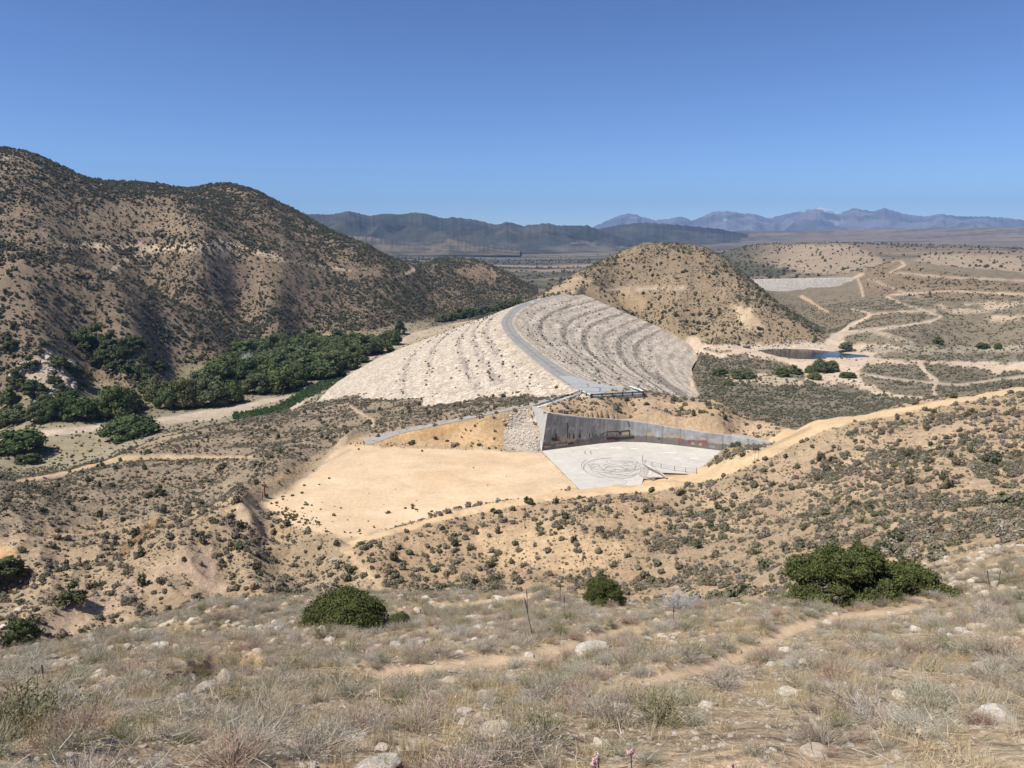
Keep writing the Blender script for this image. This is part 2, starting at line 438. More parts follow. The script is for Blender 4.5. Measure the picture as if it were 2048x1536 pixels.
# ------------------------------------------------------------------ what grows and lies where (land cover)
C = np.zeros(Z.shape + (3,))
dSage = np.zeros_like(Z); dChap = np.zeros_like(Z); dLow = np.zeros_like(Z); dGrass = np.zeros_like(Z)
n1 = fbm(X, Y, 60, 4, 31); n2 = fbm(X, Y, 9, 4, 47); n3 = fbm(X, Y, 260, 4, 61)
wob = 3.0 * fbm(U, V, 22, 3, 71)                   # uneven edges
def paint(c, m):
    C[:] = C * (1 - m[..., None]) + np.array(c) * m[..., None]
def region(poly, dmin, dmax, c=None, sage=None, chap=None, low=None, feather=6.0, strength=1.0, wobble=2.0):
    p = P2(poly) if isinstance(poly, str) else poly
    us, vs = [q[0] for q in p], [q[1] for q in p]
    k = (U > min(us) - 30) & (U < max(us) + 30) & (V > min(vs) - 30) & (V < max(vs) + 30) & (D > dmin) & (D < dmax)
    m = np.zeros_like(Z)
    m[k] = strength * (1 - sst(poly_sd(U[k], V[k], p) + wobble * wob[k], -feather, feather * 0.3))
    if c is not None: paint(c, m)
    for arr, val in ((dSage, sage), (dChap, chap), (dLow, low)):
        if val is not None: arr[:] = arr * (1 - m) + val * m
    return m
def track(line, dmin, dmax, c, feather=2.5, clear=True, strength=1.0, wobble=0.6):
    p = [tuple(map(float, q.split())) for q in line.split(';')]
    us, vs = [q[0] for q in p], [q[1] for q in p]
    k = (U > min(us) - 40) & (U < max(us) + 40) & (V > min(vs) - 40) & (V < max(vs) + 40) & (D > dmin) & (D < dmax)
    m = np.zeros_like(Z)
    m[k] = strength * (1 - sst(seg_dist(U[k], V[k], p) + wobble * wob[k], -feather * 0.5, feather))
    paint(c, m)
    if clear:
        for arr in (dSage, dChap, dLow, dGrass): arr *= (1 - np.clip(m * 1.3, 0, 1))
    return m
SOIL, TAN, SAND, WASH = (0.37, 0.285, 0.19), (0.45, 0.34, 0.215), (0.58, 0.42, 0.25), (0.64, 0.52, 0.385)
ones = np.ones_like(Z)
far_ = sst(D, 300, 360)
paint(TAN, ones); dSage[:] = 0.26
paint((0.235, 0.20, 0.14), far_); dSage *= 1 - far_; dLow[:] = 0.10 * far_ * (1 - sst(D, 900, 1300))
# mesa and far plain
pl = sst(D, 1450, 1650)
band = fbm(X / 3.2, Y, 420, 4, 83)
paint((0.23, 0.185, 0.13), pl)
paint((0.11, 0.105, 0.075), pl * sst(band + 0.25 * np.clip((1450 - U) / 400, -0.6, 1), 0.02, 0.22) * 0.85)
paint((0.36, 0.29, 0.2), pl * sst(-band, 0.28, 0.42) * 0.6)
paint((0.12, 0.108, 0.082), sst(D, 2600, 4200) * (1 - sst(U, 1380, 1520)) * 0.75)
paint((0.20, 0.163, 0.118), sst(D, 2600, 4200) * sst(U, 1380, 1520) * 0.7)
paint((0.10, 0.095, 0.07), sst(D, 2400, 3000) * sst(U, 1380, 1520) * sst(fbm(X / 6, Y, 160, 4, 131), 0.05, 0.3) * 0.8)
dLow *= 1 - pl
dChap += 0.0008 * pl * (1 - sst(D, 3500, 5200)) * sst(band + 0.2, -0.1, 0.3)
region('1440 500;1500 488;1700 486;1760 512;1780 540;1650 552;1480 535', 1550, 4000, (0.335, 0.265, 0.185), chap=0.0012, wobble=1)
region('1700 540;1740 532;1780 522;1850 531;1960 552;2048 572;2048 600;1850 600;1740 585', 900, 1500, (0.27, 0.21, 0.14), chap=0.010, low=0.02)
region('1800 535;1900 540;2000 552;2048 560;2048 510;1850 505', 1500, 3000, (0.34, 0.27, 0.19), chap=0.0008, wobble=1)
vd = pl * (1 - sst(U, 1480, 1600))
paint((0.085, 0.085, 0.058), vd * sst(band + 0.35 * fbm(X, Y, 130, 4, 84), -0.22, 0.05) * 0.85)
paint((0.30, 0.245, 0.175), vd * sst(fbm(X / 5, Y, 260, 4, 85), 0.22, 0.34) * 0.6)
dChap += 0.0012 * vd * (1 - sst(D, 3500, 5200)) * sst(band, -0.2, 0.2)
region('1440 516;1500 522;1600 540;1560 556;1450 552;1430 530', 1350, 3000, (0.10, 0.098, 0.065), chap=0.004)
# foreground
m = 1 - sst(D, 58, 74)
paint(SOIL, m); paint((0.33, 0.26, 0.175), m * sst(n2 + 0.3 * fbm(X, Y, 2.2, 3, 5), 0.0, 0.4) * 0.7)
paint((0.46, 0.35, 0.22), m * sst(-fbm(X, Y, 3.5, 4, 15), 0.1, 0.45) * 0.6)
dSage *= 1 - m; dGrass[:] = m
# right hill and bank
region('1290 985;1550 905;1760 850;2048 800;2140 1200;1650 1200;1250 1190', 66, 300, (0.44, 0.335, 0.22), sage=0.66)
region('700 1092;900 1040;1330 975;1340 1090;1250 1185;800 1190', 90, 190, (0.44, 0.325, 0.205), sage=0.34)
region('1120 1010;1420 965;1500 1000;1420 1060;1280 1050', 90, 200, None, sage=0.5)
region('940 1060;1100 1040;1250 1090;1250 1150;980 1130', 90, 190, (0.53, 0.39, 0.24), sage=0.13)
# left terrace, gully, spur
region('-200 950;-200 1200;200 1130;430 1010;700 880;750 868;1060 815;1180 793;1000 790;720 796;600 812;520 832;400 856;200 925', 160, 440, (0.325, 0.262, 0.185), sage=0.95)
region('-200 1060;60 1060;260 1030;460 1010;520 1060;700 1095;760 1200;420 1215;60 1330;-200 1330', 100, 215, (0.40, 0.31, 0.205), sage=0.45)
region('60 1262;200 1180;400 1085;440 1100;380 1150;240 1210;130 1280', 100, 170, (0.49, 0.37, 0.255), sage=0.1)
region('352 1142;400 1088;432 1120;462 1185;420 1190;380 1165', 110, 170, (0.51, 0.385, 0.275), sage=0.03)
region('240 1122;330 1040;318 1030;250 1080;230 1110', 150, 200, (0.30, 0.19, 0.10), sage=0.1)
region('-20 1080;40 1100;20 1140;-20 1150', 150, 200, (0.54, 0.36, 0.19), sage=0.03)
region('470 1015;530 985;610 950;660 900;690 880;712 884;690 925;640 960;570 1000;520 1030;500 1060;470 1040', 150, 250, (0.45, 0.355, 0.24), sage=0.02, wobble=1)
region('745 872;900 846;1010 832;1016 895;900 893;745 892', 215, 260, (0.55, 0.385, 0.215), sage=0.06)
region('820 862;900 848;930 856;860 876', 215, 260, (0.60, 0.37, 0.17), sage=0.04, strength=0.8)
# mound behind the spillway wall
region('1080 806;1180 782;1290 783;1380 795;1450 815;1610 858;1530 890;1400 872;1240 846;1100 832', 221, 285, (0.47, 0.35, 0.23), sage=0.38)
region('1100 818;1240 832;1300 846;1260 842;1100 833', 224, 262, (0.40, 0.27, 0.17), strength=0.7, sage=0.5)
region('1300 800;1420 812;1500 835;1400 826', 235, 262, (0.58, 0.41, 0.23), strength=0.7)
# lot
ml = 1 - sst(sd_lot + 1.5 * fbm(X, Y, 6, 3, 9), -1.5, 1.5)
paint((0.67, 0.515, 0.34), ml); dSage *= 1 - ml
paint((0.63, 0.46, 0.285), ml * sst(fbm(X, Y, 28, 3, 91), 0.05, 0.5) * 0.6)
paint((0.71, 0.56, 0.38), ml * sst(fbm(X / 5, Y, 7, 3, 92), 0.1, 0.5) * 0.6)
# river flat
rv = (Z < -96) & (U < 860) & (D > 330) & (D < 1000)
rv = rv.astype(float)
paint((0.34, 0.295, 0.20), rv)
wd_ = region('-20 800;200 770;430 700;560 680;800 662;760 705;690 750;600 770;450 815;200 845;-20 855', 380, 1000, (0.22, 0.205, 0.125), low=0.12, strength=0.8); dLow *= 1 - 0.5 * rv
track('-80 888 8;0 882 7;90 866 6;200 855 5;300 845 5.5;430 824 5;530 803 4;620 788 2', 330, 900, (0.58, 0.48, 0.375))
track('300 848 3;420 834 6;500 818 4', 330, 900, (0.50, 0.43, 0.33))
m_ditch = track('470 834 5;560 818 6;600 795 9;660 765 8;700 735 5', 330, 900, (0.05, 0.10, 0.035), strength=0.85)
track('585 818 4;640 778 4;700 738 4;760 702 5;830 672 6;890 655 5;960 638 4', 330, 1000, (0.54, 0.45, 0.35))
region('600 815;690 770;760 735;820 700;900 668;985 632;880 648;780 690;700 745;640 790', 330, 1000, (0.43, 0.36, 0.24), strength=0.8, low=0.01)
# left hills
lh = np.where((U < 1075) & (D > 560) & (Z > -100) & (D < 1900), 1.0, 0.0) * sst(Z, -101, -97) * (1 - sst(D, 1450, 1650))
lh *= np.where((U > 850) & (V > 640) & (D < 1000), 0, 1)
lh *= np.where((U > 1040) & (D < 1200), 0, 1)
paint((0.235, 0.182, 0.128), lh); dLow *= 1 - lh
dens = 0.16 * (0.25 + 1.5 * sst(fbm(X, Y, 15, 3, 104), -0.3, 0.3)) * sst(fbm(X, Y, 110, 4, 101), -0.45, 0.35) * (0.5 + 0.9 * sst(fbm(X, Y, 28, 3, 103), -0.3, 0.3)) + 0.028
dens = dens + 0.10 * sst(Z, 25, 90) + 0.06 * sst(-Z, 30, 90)
dChap[:] = dChap * (1 - lh) + dens * lh
paint((0.28, 0.215, 0.15), lh * sst(fbm(X, Y, 75, 4, 111), 0.0, 0.4) * 0.5)
paint((0.40, 0.32, 0.23), lh * sst(Z, 40, 100) * sst(fbm(X, Y, 26, 4, 112), 0.05, 0.4) * 0.8)
paint((0.33, 0.26, 0.17), lh * 0)
region('220 405;330 420;470 470;440 480;320 470;230 480;110 450', 800, 1300, (0.285, 0.22, 0.152), chap=0.05)
track('130 492 4;230 494 6;330 497 6;400 494 8;440 489 12;500 501 6;560 513 4', 850, 1100, (0.60, 0.47, 0.33), clear=False)
track('340 500 3;420 506 3;560 520 2;700 542 2', 850, 1200, (0.47, 0.37, 0.26), clear=False)
track('220 545 4;250 520 4;300 505 3', 800, 1100, (0.50, 0.41, 0.30), clear=False)
track('812 548 3;826 540 4', 1000, 1400, (0.60, 0.48, 0.35))
region('900 540;960 527;1000 548;985 575;930 560', 1100, 1500, (0.34, 0.26, 0.178), chap=0.02)
region('600 672;700 664;790 662;780 672;700 676;610 682', 800, 1000, (0.42, 0.31, 0.15), chap=0.001)
region('30 730;100 700;150 720;140 790;60 800', 480, 720, (0.47, 0.39, 0.29), chap=0.03)
region('80 715;100 710;125 745;140 765;110 760', 480, 720, (0.52, 0.46, 0.38), strength=0.3)
# central hill
ch = region('1040 606;1100 575;1150 545;1200 520;1270 495;1330 488;1392 490;1442 510;1482 543;1532 580;1604 626;1650 664;1640 690;1530 694;1440 694;1370 690;1300 664;1230 626;1170 592', 640, 930, (0.315, 0.24, 0.158), low=0.0, chap=0.035, wobble=0.6)
region('1200 530;1330 495;1400 520;1300 570;1180 570', 700, 930, (0.285, 0.218, 0.145), chap=0.035)
region('1440 510;1482 545;1532 582;1604 628;1650 665;1640 688;1560 640;1480 575', 640, 930, (0.31, 0.24, 0.16), chap=0.09)
region('1200 590;1300 600;1420 600;1500 650;1480 690;1380 686;1300 660;1230 622', 640, 860, (0.325, 0.25, 0.16), chap=0.06)
region('1462 610;1500 612;1530 655;1520 670;1480 650', 640, 860, (0.54, 0.42, 0.275), chap=0.012)
region('1210 585;1260 580;1300 600;1280 640;1230 610', 640, 860, (0.44, 0.33, 0.205), chap=0.012)
region('1070 595;1150 550;1200 560;1150 583', 640, 930, (0.42, 0.325, 0.21), chap=0.008)
track('1145 586 2.6;1220 580 2.2;1300 577.5 1.6;1390 575 1.1', 700, 860, (0.52, 0.42, 0.31))
# reservoir floor
region('1390 700;1440 700;1560 728;1600 745;1640 772;1700 772;1900 812;1600 850;1300 790;1340 740', 400, 700, (0.235, 0.205, 0.15), low=0.30)
region('1500 730;1600 746;1620 765;1560 775;1440 760', 400, 700, (0.26, 0.22, 0.155), low=0.10)
region('1440 748;1520 745;1600 760;1640 770;1560 772;1470 766', 400, 700, WASH, strength=0.75, low=0.06, feather=4)
W1 = '1388 690;1480 688;1560 686;1640 684;1665 676;1700 684;1740 686;1800 690;1868 697;1900 706;1760 706;1745 713;1850 717;2060 725;2060 742;1990 744;1850 728;1750 730;1718 738;1728 765;1782 782;1880 803;1860 807;1760 791;1690 768;1640 772;1600 764;1610 745;1560 725;1500 712;1440 700;1400 698'
region(W1, 400, 900, WASH, low=0.012, feather=4, wobble=2.6)
region('1660 760;1720 748;1760 790;1700 785;1640 775', 400, 700, None, low=0.05)
region('1720 742;1790 732;1860 740;1850 770;1800 775;1740 760', 400, 800, (0.235, 0.205, 0.15), low=0.22, feather=3)
region('1730 690;1800 694;2060 690;2060 704;1850 708;1720 705', 500, 900, (0.40, 0.35, 0.26), low=0.12, feather=3)
region('1750 715;2060 708;2060 722;1800 722', 500, 900, (0.26, 0.25, 0.17), low=0.20, feather=3)
track('1386 690 16;1372 715 15;1366 745 13;1380 775 10;1392 800 8', 400, 760, (0.585, 0.475, 0.355))
track('1400 702 4;1440 712 4;1470 706 3;1500 700 3', 400, 760, WASH)
track('1655 692 10;1675 672 6;1700 652 2.8;1745 629 1.5;1725 623 1.2;1690 617 1', 600, 1000, WASH)
track('1668 674 6;1700 665 2.8;1800 653 2;1865 642 1.8;1882 633 1.6;1850 622 1.4;1800 606 1.2;1770 592 1.2', 600, 1250, (0.55, 0.455, 0.345))
track('1745 629 2;1790 624 1.5;1870 622 2', 600, 1200, (0.52, 0.42, 0.31))
track('1600 594 1;1625 606 1.4;1640 616 1;1656 624 .6', 800, 1300, (0.58, 0.42, 0.25))
track('1604 592 1.6;1618 600 1.2;1632 612 .8', 800, 1300, (0.58, 0.42, 0.25))
track('1716 558 1;1722 575 1.4;1726 592 1.6', 900, 1500, (0.56, 0.44, 0.31))
track('1735 557 1;1770 570 1;1800 582 1;1840 594 1', 900, 1500, (0.52, 0.41, 0.29))
track('1700 650 1;1760 668 1;1800 682 1', 600, 900, (0.48, 0.40, 0.3))
track('1725 655 1;1790 672 1;1830 688 1', 600, 900, (0.48, 0.40, 0.3))
track('1838 726 5;1850 745 3.5;1872 762 3.5;1866 780 3;1876 806 3.5', 400, 800, WASH)
track('1722 748 2;1800 760 1.5;1866 766 2', 400, 800, (0.5, 0.42, 0.32))
track('1866 766 1.5;1920 770 1.5;1990 760 2;2060 752 3', 400, 800, (0.5, 0.42, 0.32))
track('1990 744 5;2020 735 6;2060 728 6', 400, 900, WASH)
rs = region('1850 612;1960 604;2060 598;2060 645;1960 646;1890 630', 700, 1250, None, low=0.05)
paint((0.56, 0.45, 0.32), rs * sst(fbm(X, Y * 0.5, 26, 4, 121), -0.15, 0.2) * 0.85)
track('1780 590 1;1900 582 1;2060 590 1.6', 900, 1400, (0.54, 0.43, 0.31))
track('1700 560 1.5;1716 552 2.5;1726 548 2', 1200, 1500, (0.58, 0.43, 0.27))
track('1780 545 1;1810 530 1.5;1800 520 1.5;1785 523 1', 1200, 1700, (0.55, 0.43, 0.3))
track('1790 545 1.5;1900 555 1.5;2060 562 2', 1250, 2600, (0.46, 0.37, 0.27))
# tracks and trails
for l_ in ('560 1012 1.5;610 965 1.5;665 925 2;690 900 2;700 884 2', '575 1015 1.5;630 970 1.5;690 930 2;715 905 2', '700 900 2;780 905 1.5;880 912 1.5;1000 925 1.5', '705 1085 2;720 1020 2;730 960 2;715 905 2', '740 1070 1.5;800 1010 1.5;900 960 1.5;1060 925 1.2', '760 950 1.5;840 985 1.5;960 985 1.5;1100 955 1.2'):
    track(l_, 140, 260, (0.58, 0.44, 0.285), strength=0.35, clear=False, feather=3); track(';'.join('%s %s %s' % (float(q.split()[0]) + 9, float(q.split()[1]) + 2, q.split()[2]) for q in l_.split(';')), 140, 260, (0.58, 0.44, 0.285), strength=0.3, clear=False, feather=3)
m_rd = track('686 1096 7;720 1080 5;800 1060 5;900 1031 6;1000 1010 7;1100 993 8;1200 981 10;1330 968 12;1430 943 14;1530 902 17;1590 868 17;1640 852 12;1700 838 7;1800 822 5;1900 804 5;2060 776 5', 140, 300, (0.68, 0.505, 0.305))
track('1480 918 2;1560 884 3;1620 856 3', 150, 260, (0.43, 0.31, 0.19), clear=False, strength=0.6)
track('20 965 1.5;130 947 2.5;200 926 4;250 917 5;330 914 4;430 915 3;505 914 1.5', 200, 330, (0.56, 0.42, 0.26))
track('470 1018 3;530 985 3;610 950 3;650 915 3;690 878 5', 150, 250, (0.52, 0.41, 0.28))
track('0 1085 4;60 1078 2;200 1066 1.5;300 1045 1.5', 150, 260, (0.50, 0.38, 0.25))
track('700 815 3;745 840 2.5;745 855 2.5', 220, 400, (0.56, 0.42, 0.27))
track('640 930 1.5;700 900 1.5', 200, 260, (0.52, 0.41, 0.28))
track('690 1092 9;706 1118 6;735 1148 4.5;765 1178 3.5', 100, 170, (0.57, 0.425, 0.265))
track('1480 1075 2;1400 1060 1.5', 100, 170, TAN); track('1410 1105 2;1500 1150 2;1560 1185 2', 70, 140, (0.5, 0.39, 0.26))
track('1170 1200 8;1250 1202 8;1300 1212 4', 34, 62, (0.55, 0.415, 0.265))
track('860 1214 5;980 1205 5;1060 1192 6', 34, 62, (0.55, 0.42, 0.27))
TRAIL = (0.57, 0.43, 0.285)
m_tr = track('690 1365 6;770 1346 8;900 1330 7;1030 1320 8;1100 1303 8;1150 1291 6;1200 1272 4;1290 1252 2', 8, 60, TRAIL, feather=9)
m_tr = m_tr + track('1200 1380 2;1330 1355 7;1420 1333 9;1500 1302 10;1550 1272 9;1610 1250 7;1680 1235 5;1800 1222 4;1850 1210 2', 8, 60, TRAIL, feather=9)
region('1560 1536;2100 1470;2100 1600;1500 1600', 3, 12, (0.50, 0.40, 0.265), strength=0.7, feather=20)
for t in TRAILS:
    for dv, st_ in ((6, .8), (13, .6), (20, .35)):
        l_ = [(u, v + dv * w / 9, w) for u, v, w in t]
        dGrass *= 1 - st_ * (1 - sst(seg_dist(U, V, l_), -3, 5)) * (D > 7) * (D < 60)
dGrass *= 1 - 0.45 * region('1500 1536;1800 1490;2100 1440;2100 1600;1500 1600', 3, 12, None, feather=25)
dGrass *= 1 - 0.5 * region('1000 1536;1300 1510;1500 1515;1500 1600;1000 1600', 3, 12, None, feather=15)
region('325 1352;360 1330;420 1316;478 1304;530 1318;560 1312;520 1334;440 1350;400 1378;350 1380', 8, 60, (0.42, 0.27, 0.14), strength=0.85)
region('1150 1330;1220 1260;1400 1225;1600 1225;1500 1262;1300 1275', 14, 50, (0.47, 0.35, 0.20), strength=0.6, feather=14)
for arr in (dSage, dChap, dLow): arr *= (sd_slab > 1.5)
region('1006 885;1014 838;1056 814;1066 845;1086 904;1040 905;1010 898', 215, 262, (0.42, 0.40, 0.37), sage=0.0, feather=3)
C[:] = C * np.array((1.01, 0.98, 0.945)) * (1 - 0.12 * sst(D, 60, 80) * (1 - sst(D, 1300, 1600)) * (1 - ml))[..., None]
# a line of brush between the lot and the sand road, thicker brush on the bank
track_b = seg_dist(U, V, [tuple(map(float, q.split())) for q in '820 1046 6;900 1018 6;1000 996 6;1100 978 6;1200 965 6;1300 952 7;1400 928 8;1480 908 8;1540 880 8'.split(';')])
dSage += 0.55 * (1 - sst(track_b, -4, 4)) * (D > 140) * (D < 260) * (sd_slab > 1.5) * (sd_lot > -1)
# tone variation
C *= (1 + 0.13 * n1 + 0.12 * n2 + 0.10 * n3)[..., None]
C = np.clip(C, 0.01, 0.85)

gi = np.arange(nR * nA).reshape(nR, nA)
gf = np.stack([gi[:-1, :-1], gi[1:, :-1], gi[1:, 1:], gi[:-1, 1:]], -1).reshape(-1, 4)
M_GROUND = ground_mat('dry_ground', (0.11, 0.9, 5.0, 22.0), (0.18, 0.28, 0.34, 0.34), 0.9, (9.0, 1.3, 0.22))
tag(link_obj('ground', make_mesh('ground', np.stack([X, Y, Z], -1).reshape(-1, 3), gf, M_GROUND, True, np.concatenate([C, np.clip(1 - 0.6 * ml - 0.8 * np.clip(m_tr, 0, 1) - 0.5 * m_rd, 0.12, 1)[..., None]], -1).reshape(-1, 4))), kind='structure')
# ------------------------------------------------------------------ dam: a rock faced embankment swept along its curved crest
def spline(pts, n):
    pts = np.array(pts, float); d = np.r_[0, np.cumsum(np.hypot(*np.diff(pts, axis=0).T))]
    t = np.linspace(0, d[-1], n)
    q = np.stack([np.interp(t, d, pts[:, 0]), np.interp(t, d, pts[:, 1])], 1)
    k = max(3, n // 22); w = np.hanning(2 * k + 1); w /= w.sum()
    pad = np.r_[np.repeat(q[:1], k, 0) + np.arange(-k, 0)[:, None] * (q[1] - q[0]), q, np.repeat(q[-1:], k, 0) + np.arange(1, k + 1)[:, None] * (q[-1] - q[-2])]
    return np.stack([np.convolve(pad[:, i], w, 'valid') for i in (0, 1)], 1)
crest = spline(plan(CREST_PX, -50.0), 420)
tan = np.gradient(crest, axis=0); tan /= np.hypot(tan[:, 0], tan[:, 1])[:, None]
nrm = np.stack([-tan[:, 1], tan[:, 0]], 1)                     # to the left = downstream
offs = np.r_[-np.linspace(135, 6, 210), np.linspace(-5, 5, 5), np.linspace(6, 112, 180)]
S, O = np.meshgrid(np.arange(len(crest)), offs, indexing='ij')
sl = np.where(O > 0, 2.62, 2.62)
DX = crest[S, 0] + nrm[S, 0] * O; DY = crest[S, 1] + nrm[S, 1] * O
DZ = -50.0 - np.maximum(np.abs(O) - 5, 0) / sl
stone = (np.abs(O) > 6)
arc = np.cumsum(np.r_[0, np.hypot(*np.diff(crest, axis=0).T)])[S]
DZ = DZ + stone * (0.20 * noise(DX / 1.6, DY / 1.6, 201) + 0.15 * noise(DX / 6, DY / 6, 202) + 0.24 * noise(DX / 0.9, DY / 0.9, 203) + 0.16 * np.sin(np.abs(O) * 0.78 + 1.2 * noise(DX / 30, DY / 30, 205)))
dn = fbm(DX, DY, 14, 4, 211); dn2 = fbm(arc / 6.0, O, 7.5, 4, 212); dn3 = fbm(arc / 3.0, O, 3.0, 3, 213)
dc = np.zeros(DX.shape + (3,)) + np.array((0.55, 0.465, 0.36))
def dmix(c, m): dc[:] = dc * (1 - m[..., None]) + np.array(c) * m[..., None]
right = (O < 0).astype(float)
dmix((0.56, 0.475, 0.37), right * 0.8)
dmix((0.64, 0.545, 0.425), right * sst(dn2, 0.05, 0.35) * 0.8)
dmix((0.43, 0.365, 0.285), right * sst(-dn2, 0.08, 0.4) * 0.75)
def strip(o0, w, a0=0, a1=1e9, amp=4):
    return (1 - sst(np.abs(O - o0 - amp * 0.4 * dn), w * 0.4, w)) * sst(arc, a0 - 10, a0 + 10) * (1 - sst(arc, a1 - 10, a1 + 10))
for o0, w, a0, a1 in ((13, 3, 120, 330), (21, 2.6, 60, 340), (29, 2.4, 60, 340), (46, 2.0, 150, 330), (60, 2.5, 40, 260)):
    dmix((0.31, 0.255, 0.215), strip(o0, w, a0, a1) * sst(dn + dn3, -0.25, 0.15) * 0.85)
for o0, w in ((-22, 1.6), (-38, 1.8), (-52, 2.6), (-66, 1.6), (-78, 3.2), (-90, 2.2)):
    dmix((0.25, 0.215, 0.175), strip(o0, w * 1.15, amp=2) * sst(dn + dn3, -0.5, 0.0) * 0.9)
dmix((0.27, 0.235, 0.19), strip(-97, 9, 150, 260) * 0.8)
dmix((0.47, 0.38, 0.26), (1 - sst(np.abs(np.abs(O) - 7), 1.0, 2.5)) * 0.7 * sst(dn3, -0.3, 0.2))
dmix((0.50, 0.41, 0.28), (1 - sst(arc, 0, 60)) * 0.25)
dc *= (1 + 0.16 * dn + 0.12 * dn3)[..., None]
di = np.arange(S.size).reshape(S.shape)
df = np.stack([di[:-1, :-1], di[:-1, 1:], di[1:, 1:], di[1:, :-1]], -1).reshape(-1, 4)
M_ROCKFACE, nt, bs = new_mat('rock_facing')
N, L = nt.nodes, nt.links
g = N.new('ShaderNodeNewGeometry'); vc = N.new('ShaderNodeVertexColor'); vc.layer_name = 'Col'
vo = N.new('ShaderNodeTexVoronoi'); vo.inputs['Scale'].default_value = 1.25; vo.inputs['Randomness'].default_value = 1.0
vo2 = N.new('ShaderNodeTexNoise'); vo2.inputs['Scale'].default_value = 0.6; vo2.inputs['Detail'].default_value = 6
L.new(g.outputs['Position'], vo.inputs['Vector']); L.new(g.outputs['Position'], vo2.inputs['Vector'])
sx = N.new('ShaderNodeSeparateColor'); L.new(vo.outputs['Color'], sx.inputs[0])
mr = N.new('ShaderNodeMapRange'); mr.inputs[3].default_value = 0.62; mr.inputs[4].default_value = 1.32; L.new(sx.outputs[0], mr.inputs[0])
mr2 = N.new('ShaderNodeMapRange'); mr2.inputs[1].default_value = 0.3; mr2.inputs[2].default_value = 0.7; mr2.inputs[3].default_value = 0.75; mr2.inputs[4].default_value = 1.25; L.new(vo2.outputs[0], mr2.inputs[0])
mm = N.new('ShaderNodeMath'); mm.operation = 'MULTIPLY'; L.new(mr.outputs[0], mm.inputs[0]); L.new(mr2.outputs[0], mm.inputs[1])
sc_ = N.new('ShaderNodeVectorMath'); sc_.operation = 'SCALE'; L.new(vc.outputs[0], sc_.inputs[0]); L.new(mm.outputs[0], sc_.inputs['Scale'])
L.new(sc_.outputs[0], bs.inputs['Base Color']); bs.inputs['Roughness'].default_value = 0.9; bs.inputs['Specular IOR Level'].default_value = 0.15
bp = N.new('ShaderNodeBump'); bp.inputs['Strength'].default_value = 0.8; bp.inputs['Distance'].default_value = 0.5
L.new(vo.outputs['Distance'], bp.inputs['Height']); L.new(bp.outputs[0], bs.inputs['Normal'])
dam = link_obj('embankment_dam', make_mesh('embankment_dam', np.stack([DX, DY, DZ], -1).reshape(-1, 3), df[:, ::-1], M_ROCKFACE, True, dc.reshape(-1, 3)))
tag(dam, 'long curved rock-faced embankment dam with a paved road along its crest', 'dam')

M_ASPHALT = ground_mat('asphalt', (0.3, 2.0, 14.0), (0.08, 0.10, 0.10), 0.3, (12.0,), attr=True)
def ribbon(name, pts, halfw, zf, col, mat=None, kind='structure', parent=None, rows=5, edge=None, lab=None):
    pts = np.asarray(pts); t = np.gradient(pts, axis=0); t /= np.hypot(t[:, 0], t[:, 1])[:, None] + 1e-9
    n = np.stack([-t[:, 1], t[:, 0]], 1); hw = np.broadcast_to(halfw, (len(pts),))
    o = np.linspace(-1, 1, rows)
    x = pts[:, 0:1] + n[:, 0:1] * o * hw[:, None]; y = pts[:, 1:2] + n[:, 1:2] * o * hw[:, None]
    z = zf(x, y)
    z[:, 0] -= 0.12; z[:, -1] -= 0.12
    i = np.arange(x.size).reshape(x.shape)
    f = np.stack([i[:-1, :-1], i[:-1, 1:], i[1:, 1:], i[1:, :-1]], -1).reshape(-1, 4)
    c = np.zeros((x.size, 3)) + np.array(col)
    if edge is not None:
        c = c.reshape(x.shape + (3,)); c[:, edge[0]] = edge[1]; c = c.reshape(-1, 3)
    c *= (1 + 0.18 * fbm(x, y, 6, 3, 301) + 0.15 * fbm(x, y, 1.7, 2, 302)).reshape(-1, 1)
    o_ = link_obj(name, make_mesh(name, np.stack([x, y, z], -1).reshape(-1, 3), f[:, ::-1], mat or M_ASPHALT, True, c), parent)
    if kind: o_['kind'] = kind
    return o_
hw = 3.4 + 2.2 * np.exp(-((np.arange(420) - 300) / 30.0) ** 2) + 1.0 * np.exp(-(np.arange(420) / 40.0) ** 2)
ribbon('crest_road', crest, hw, lambda x, y: np.full(x.shape, -49.86), (0.30, 0.285, 0.26), rows=9, edge=(4, (0.23, 0.22, 0.205)))
acc = spline(plan(P2('1178 787;1160 788'), -50.0) + [(p[0], p[1]) for p in ACC_P], 260)
def drape(x, y): return ground(x, y) + 0.22
ribbon('access_road', acc, 2.1, drape, (0.34, 0.315, 0.275), rows=5)
hr = spline([(p.x, p.y) for p in [pick(u, v, 650) for u, v in P2('1150 585;1220 579;1300 577;1400 574;1480 571')]], 120)
# ------------------------------------------------------------------ second embankment far right
ed = [at_z(u, v, -57.0) for u, v in P2('1505 559;1600 557;1722 555')]
bd = [at_z(u, v, -86.0) for u, v in P2('1490 602;1600 597;1740 592')]
vv, ff, cc_ = [], [], []
nu, nv = 120, 30
for i in range(nu):
    s = i / (nu - 1) * 2; k = min(int(s), 1); s -= k
    a_ = ed[k].lerp(ed[k + 1], s); b_ = bd[k].lerp(bd[k + 1], s)
    for j in range(nv):
        p = b_.lerp(a_, j / (nv - 3)) if j < nv - 2 else a_ + Vector((0, 9.0 * (j - nv + 3), -0.0 if j == nv - 2 else -3.0))
        q = 0.5 * noise(np.array([p.x / 9]), np.array([p.y / 4]), 7)[0]
        vv.append((p.x, p.y, p.z + 0.5 * q)); g_ = 1 + 0.25 * q
        cc_.append((0.50 * g_, 0.45 * g_, 0.385 * g_))
vi = np.arange(nu * nv).reshape(nu, nv)
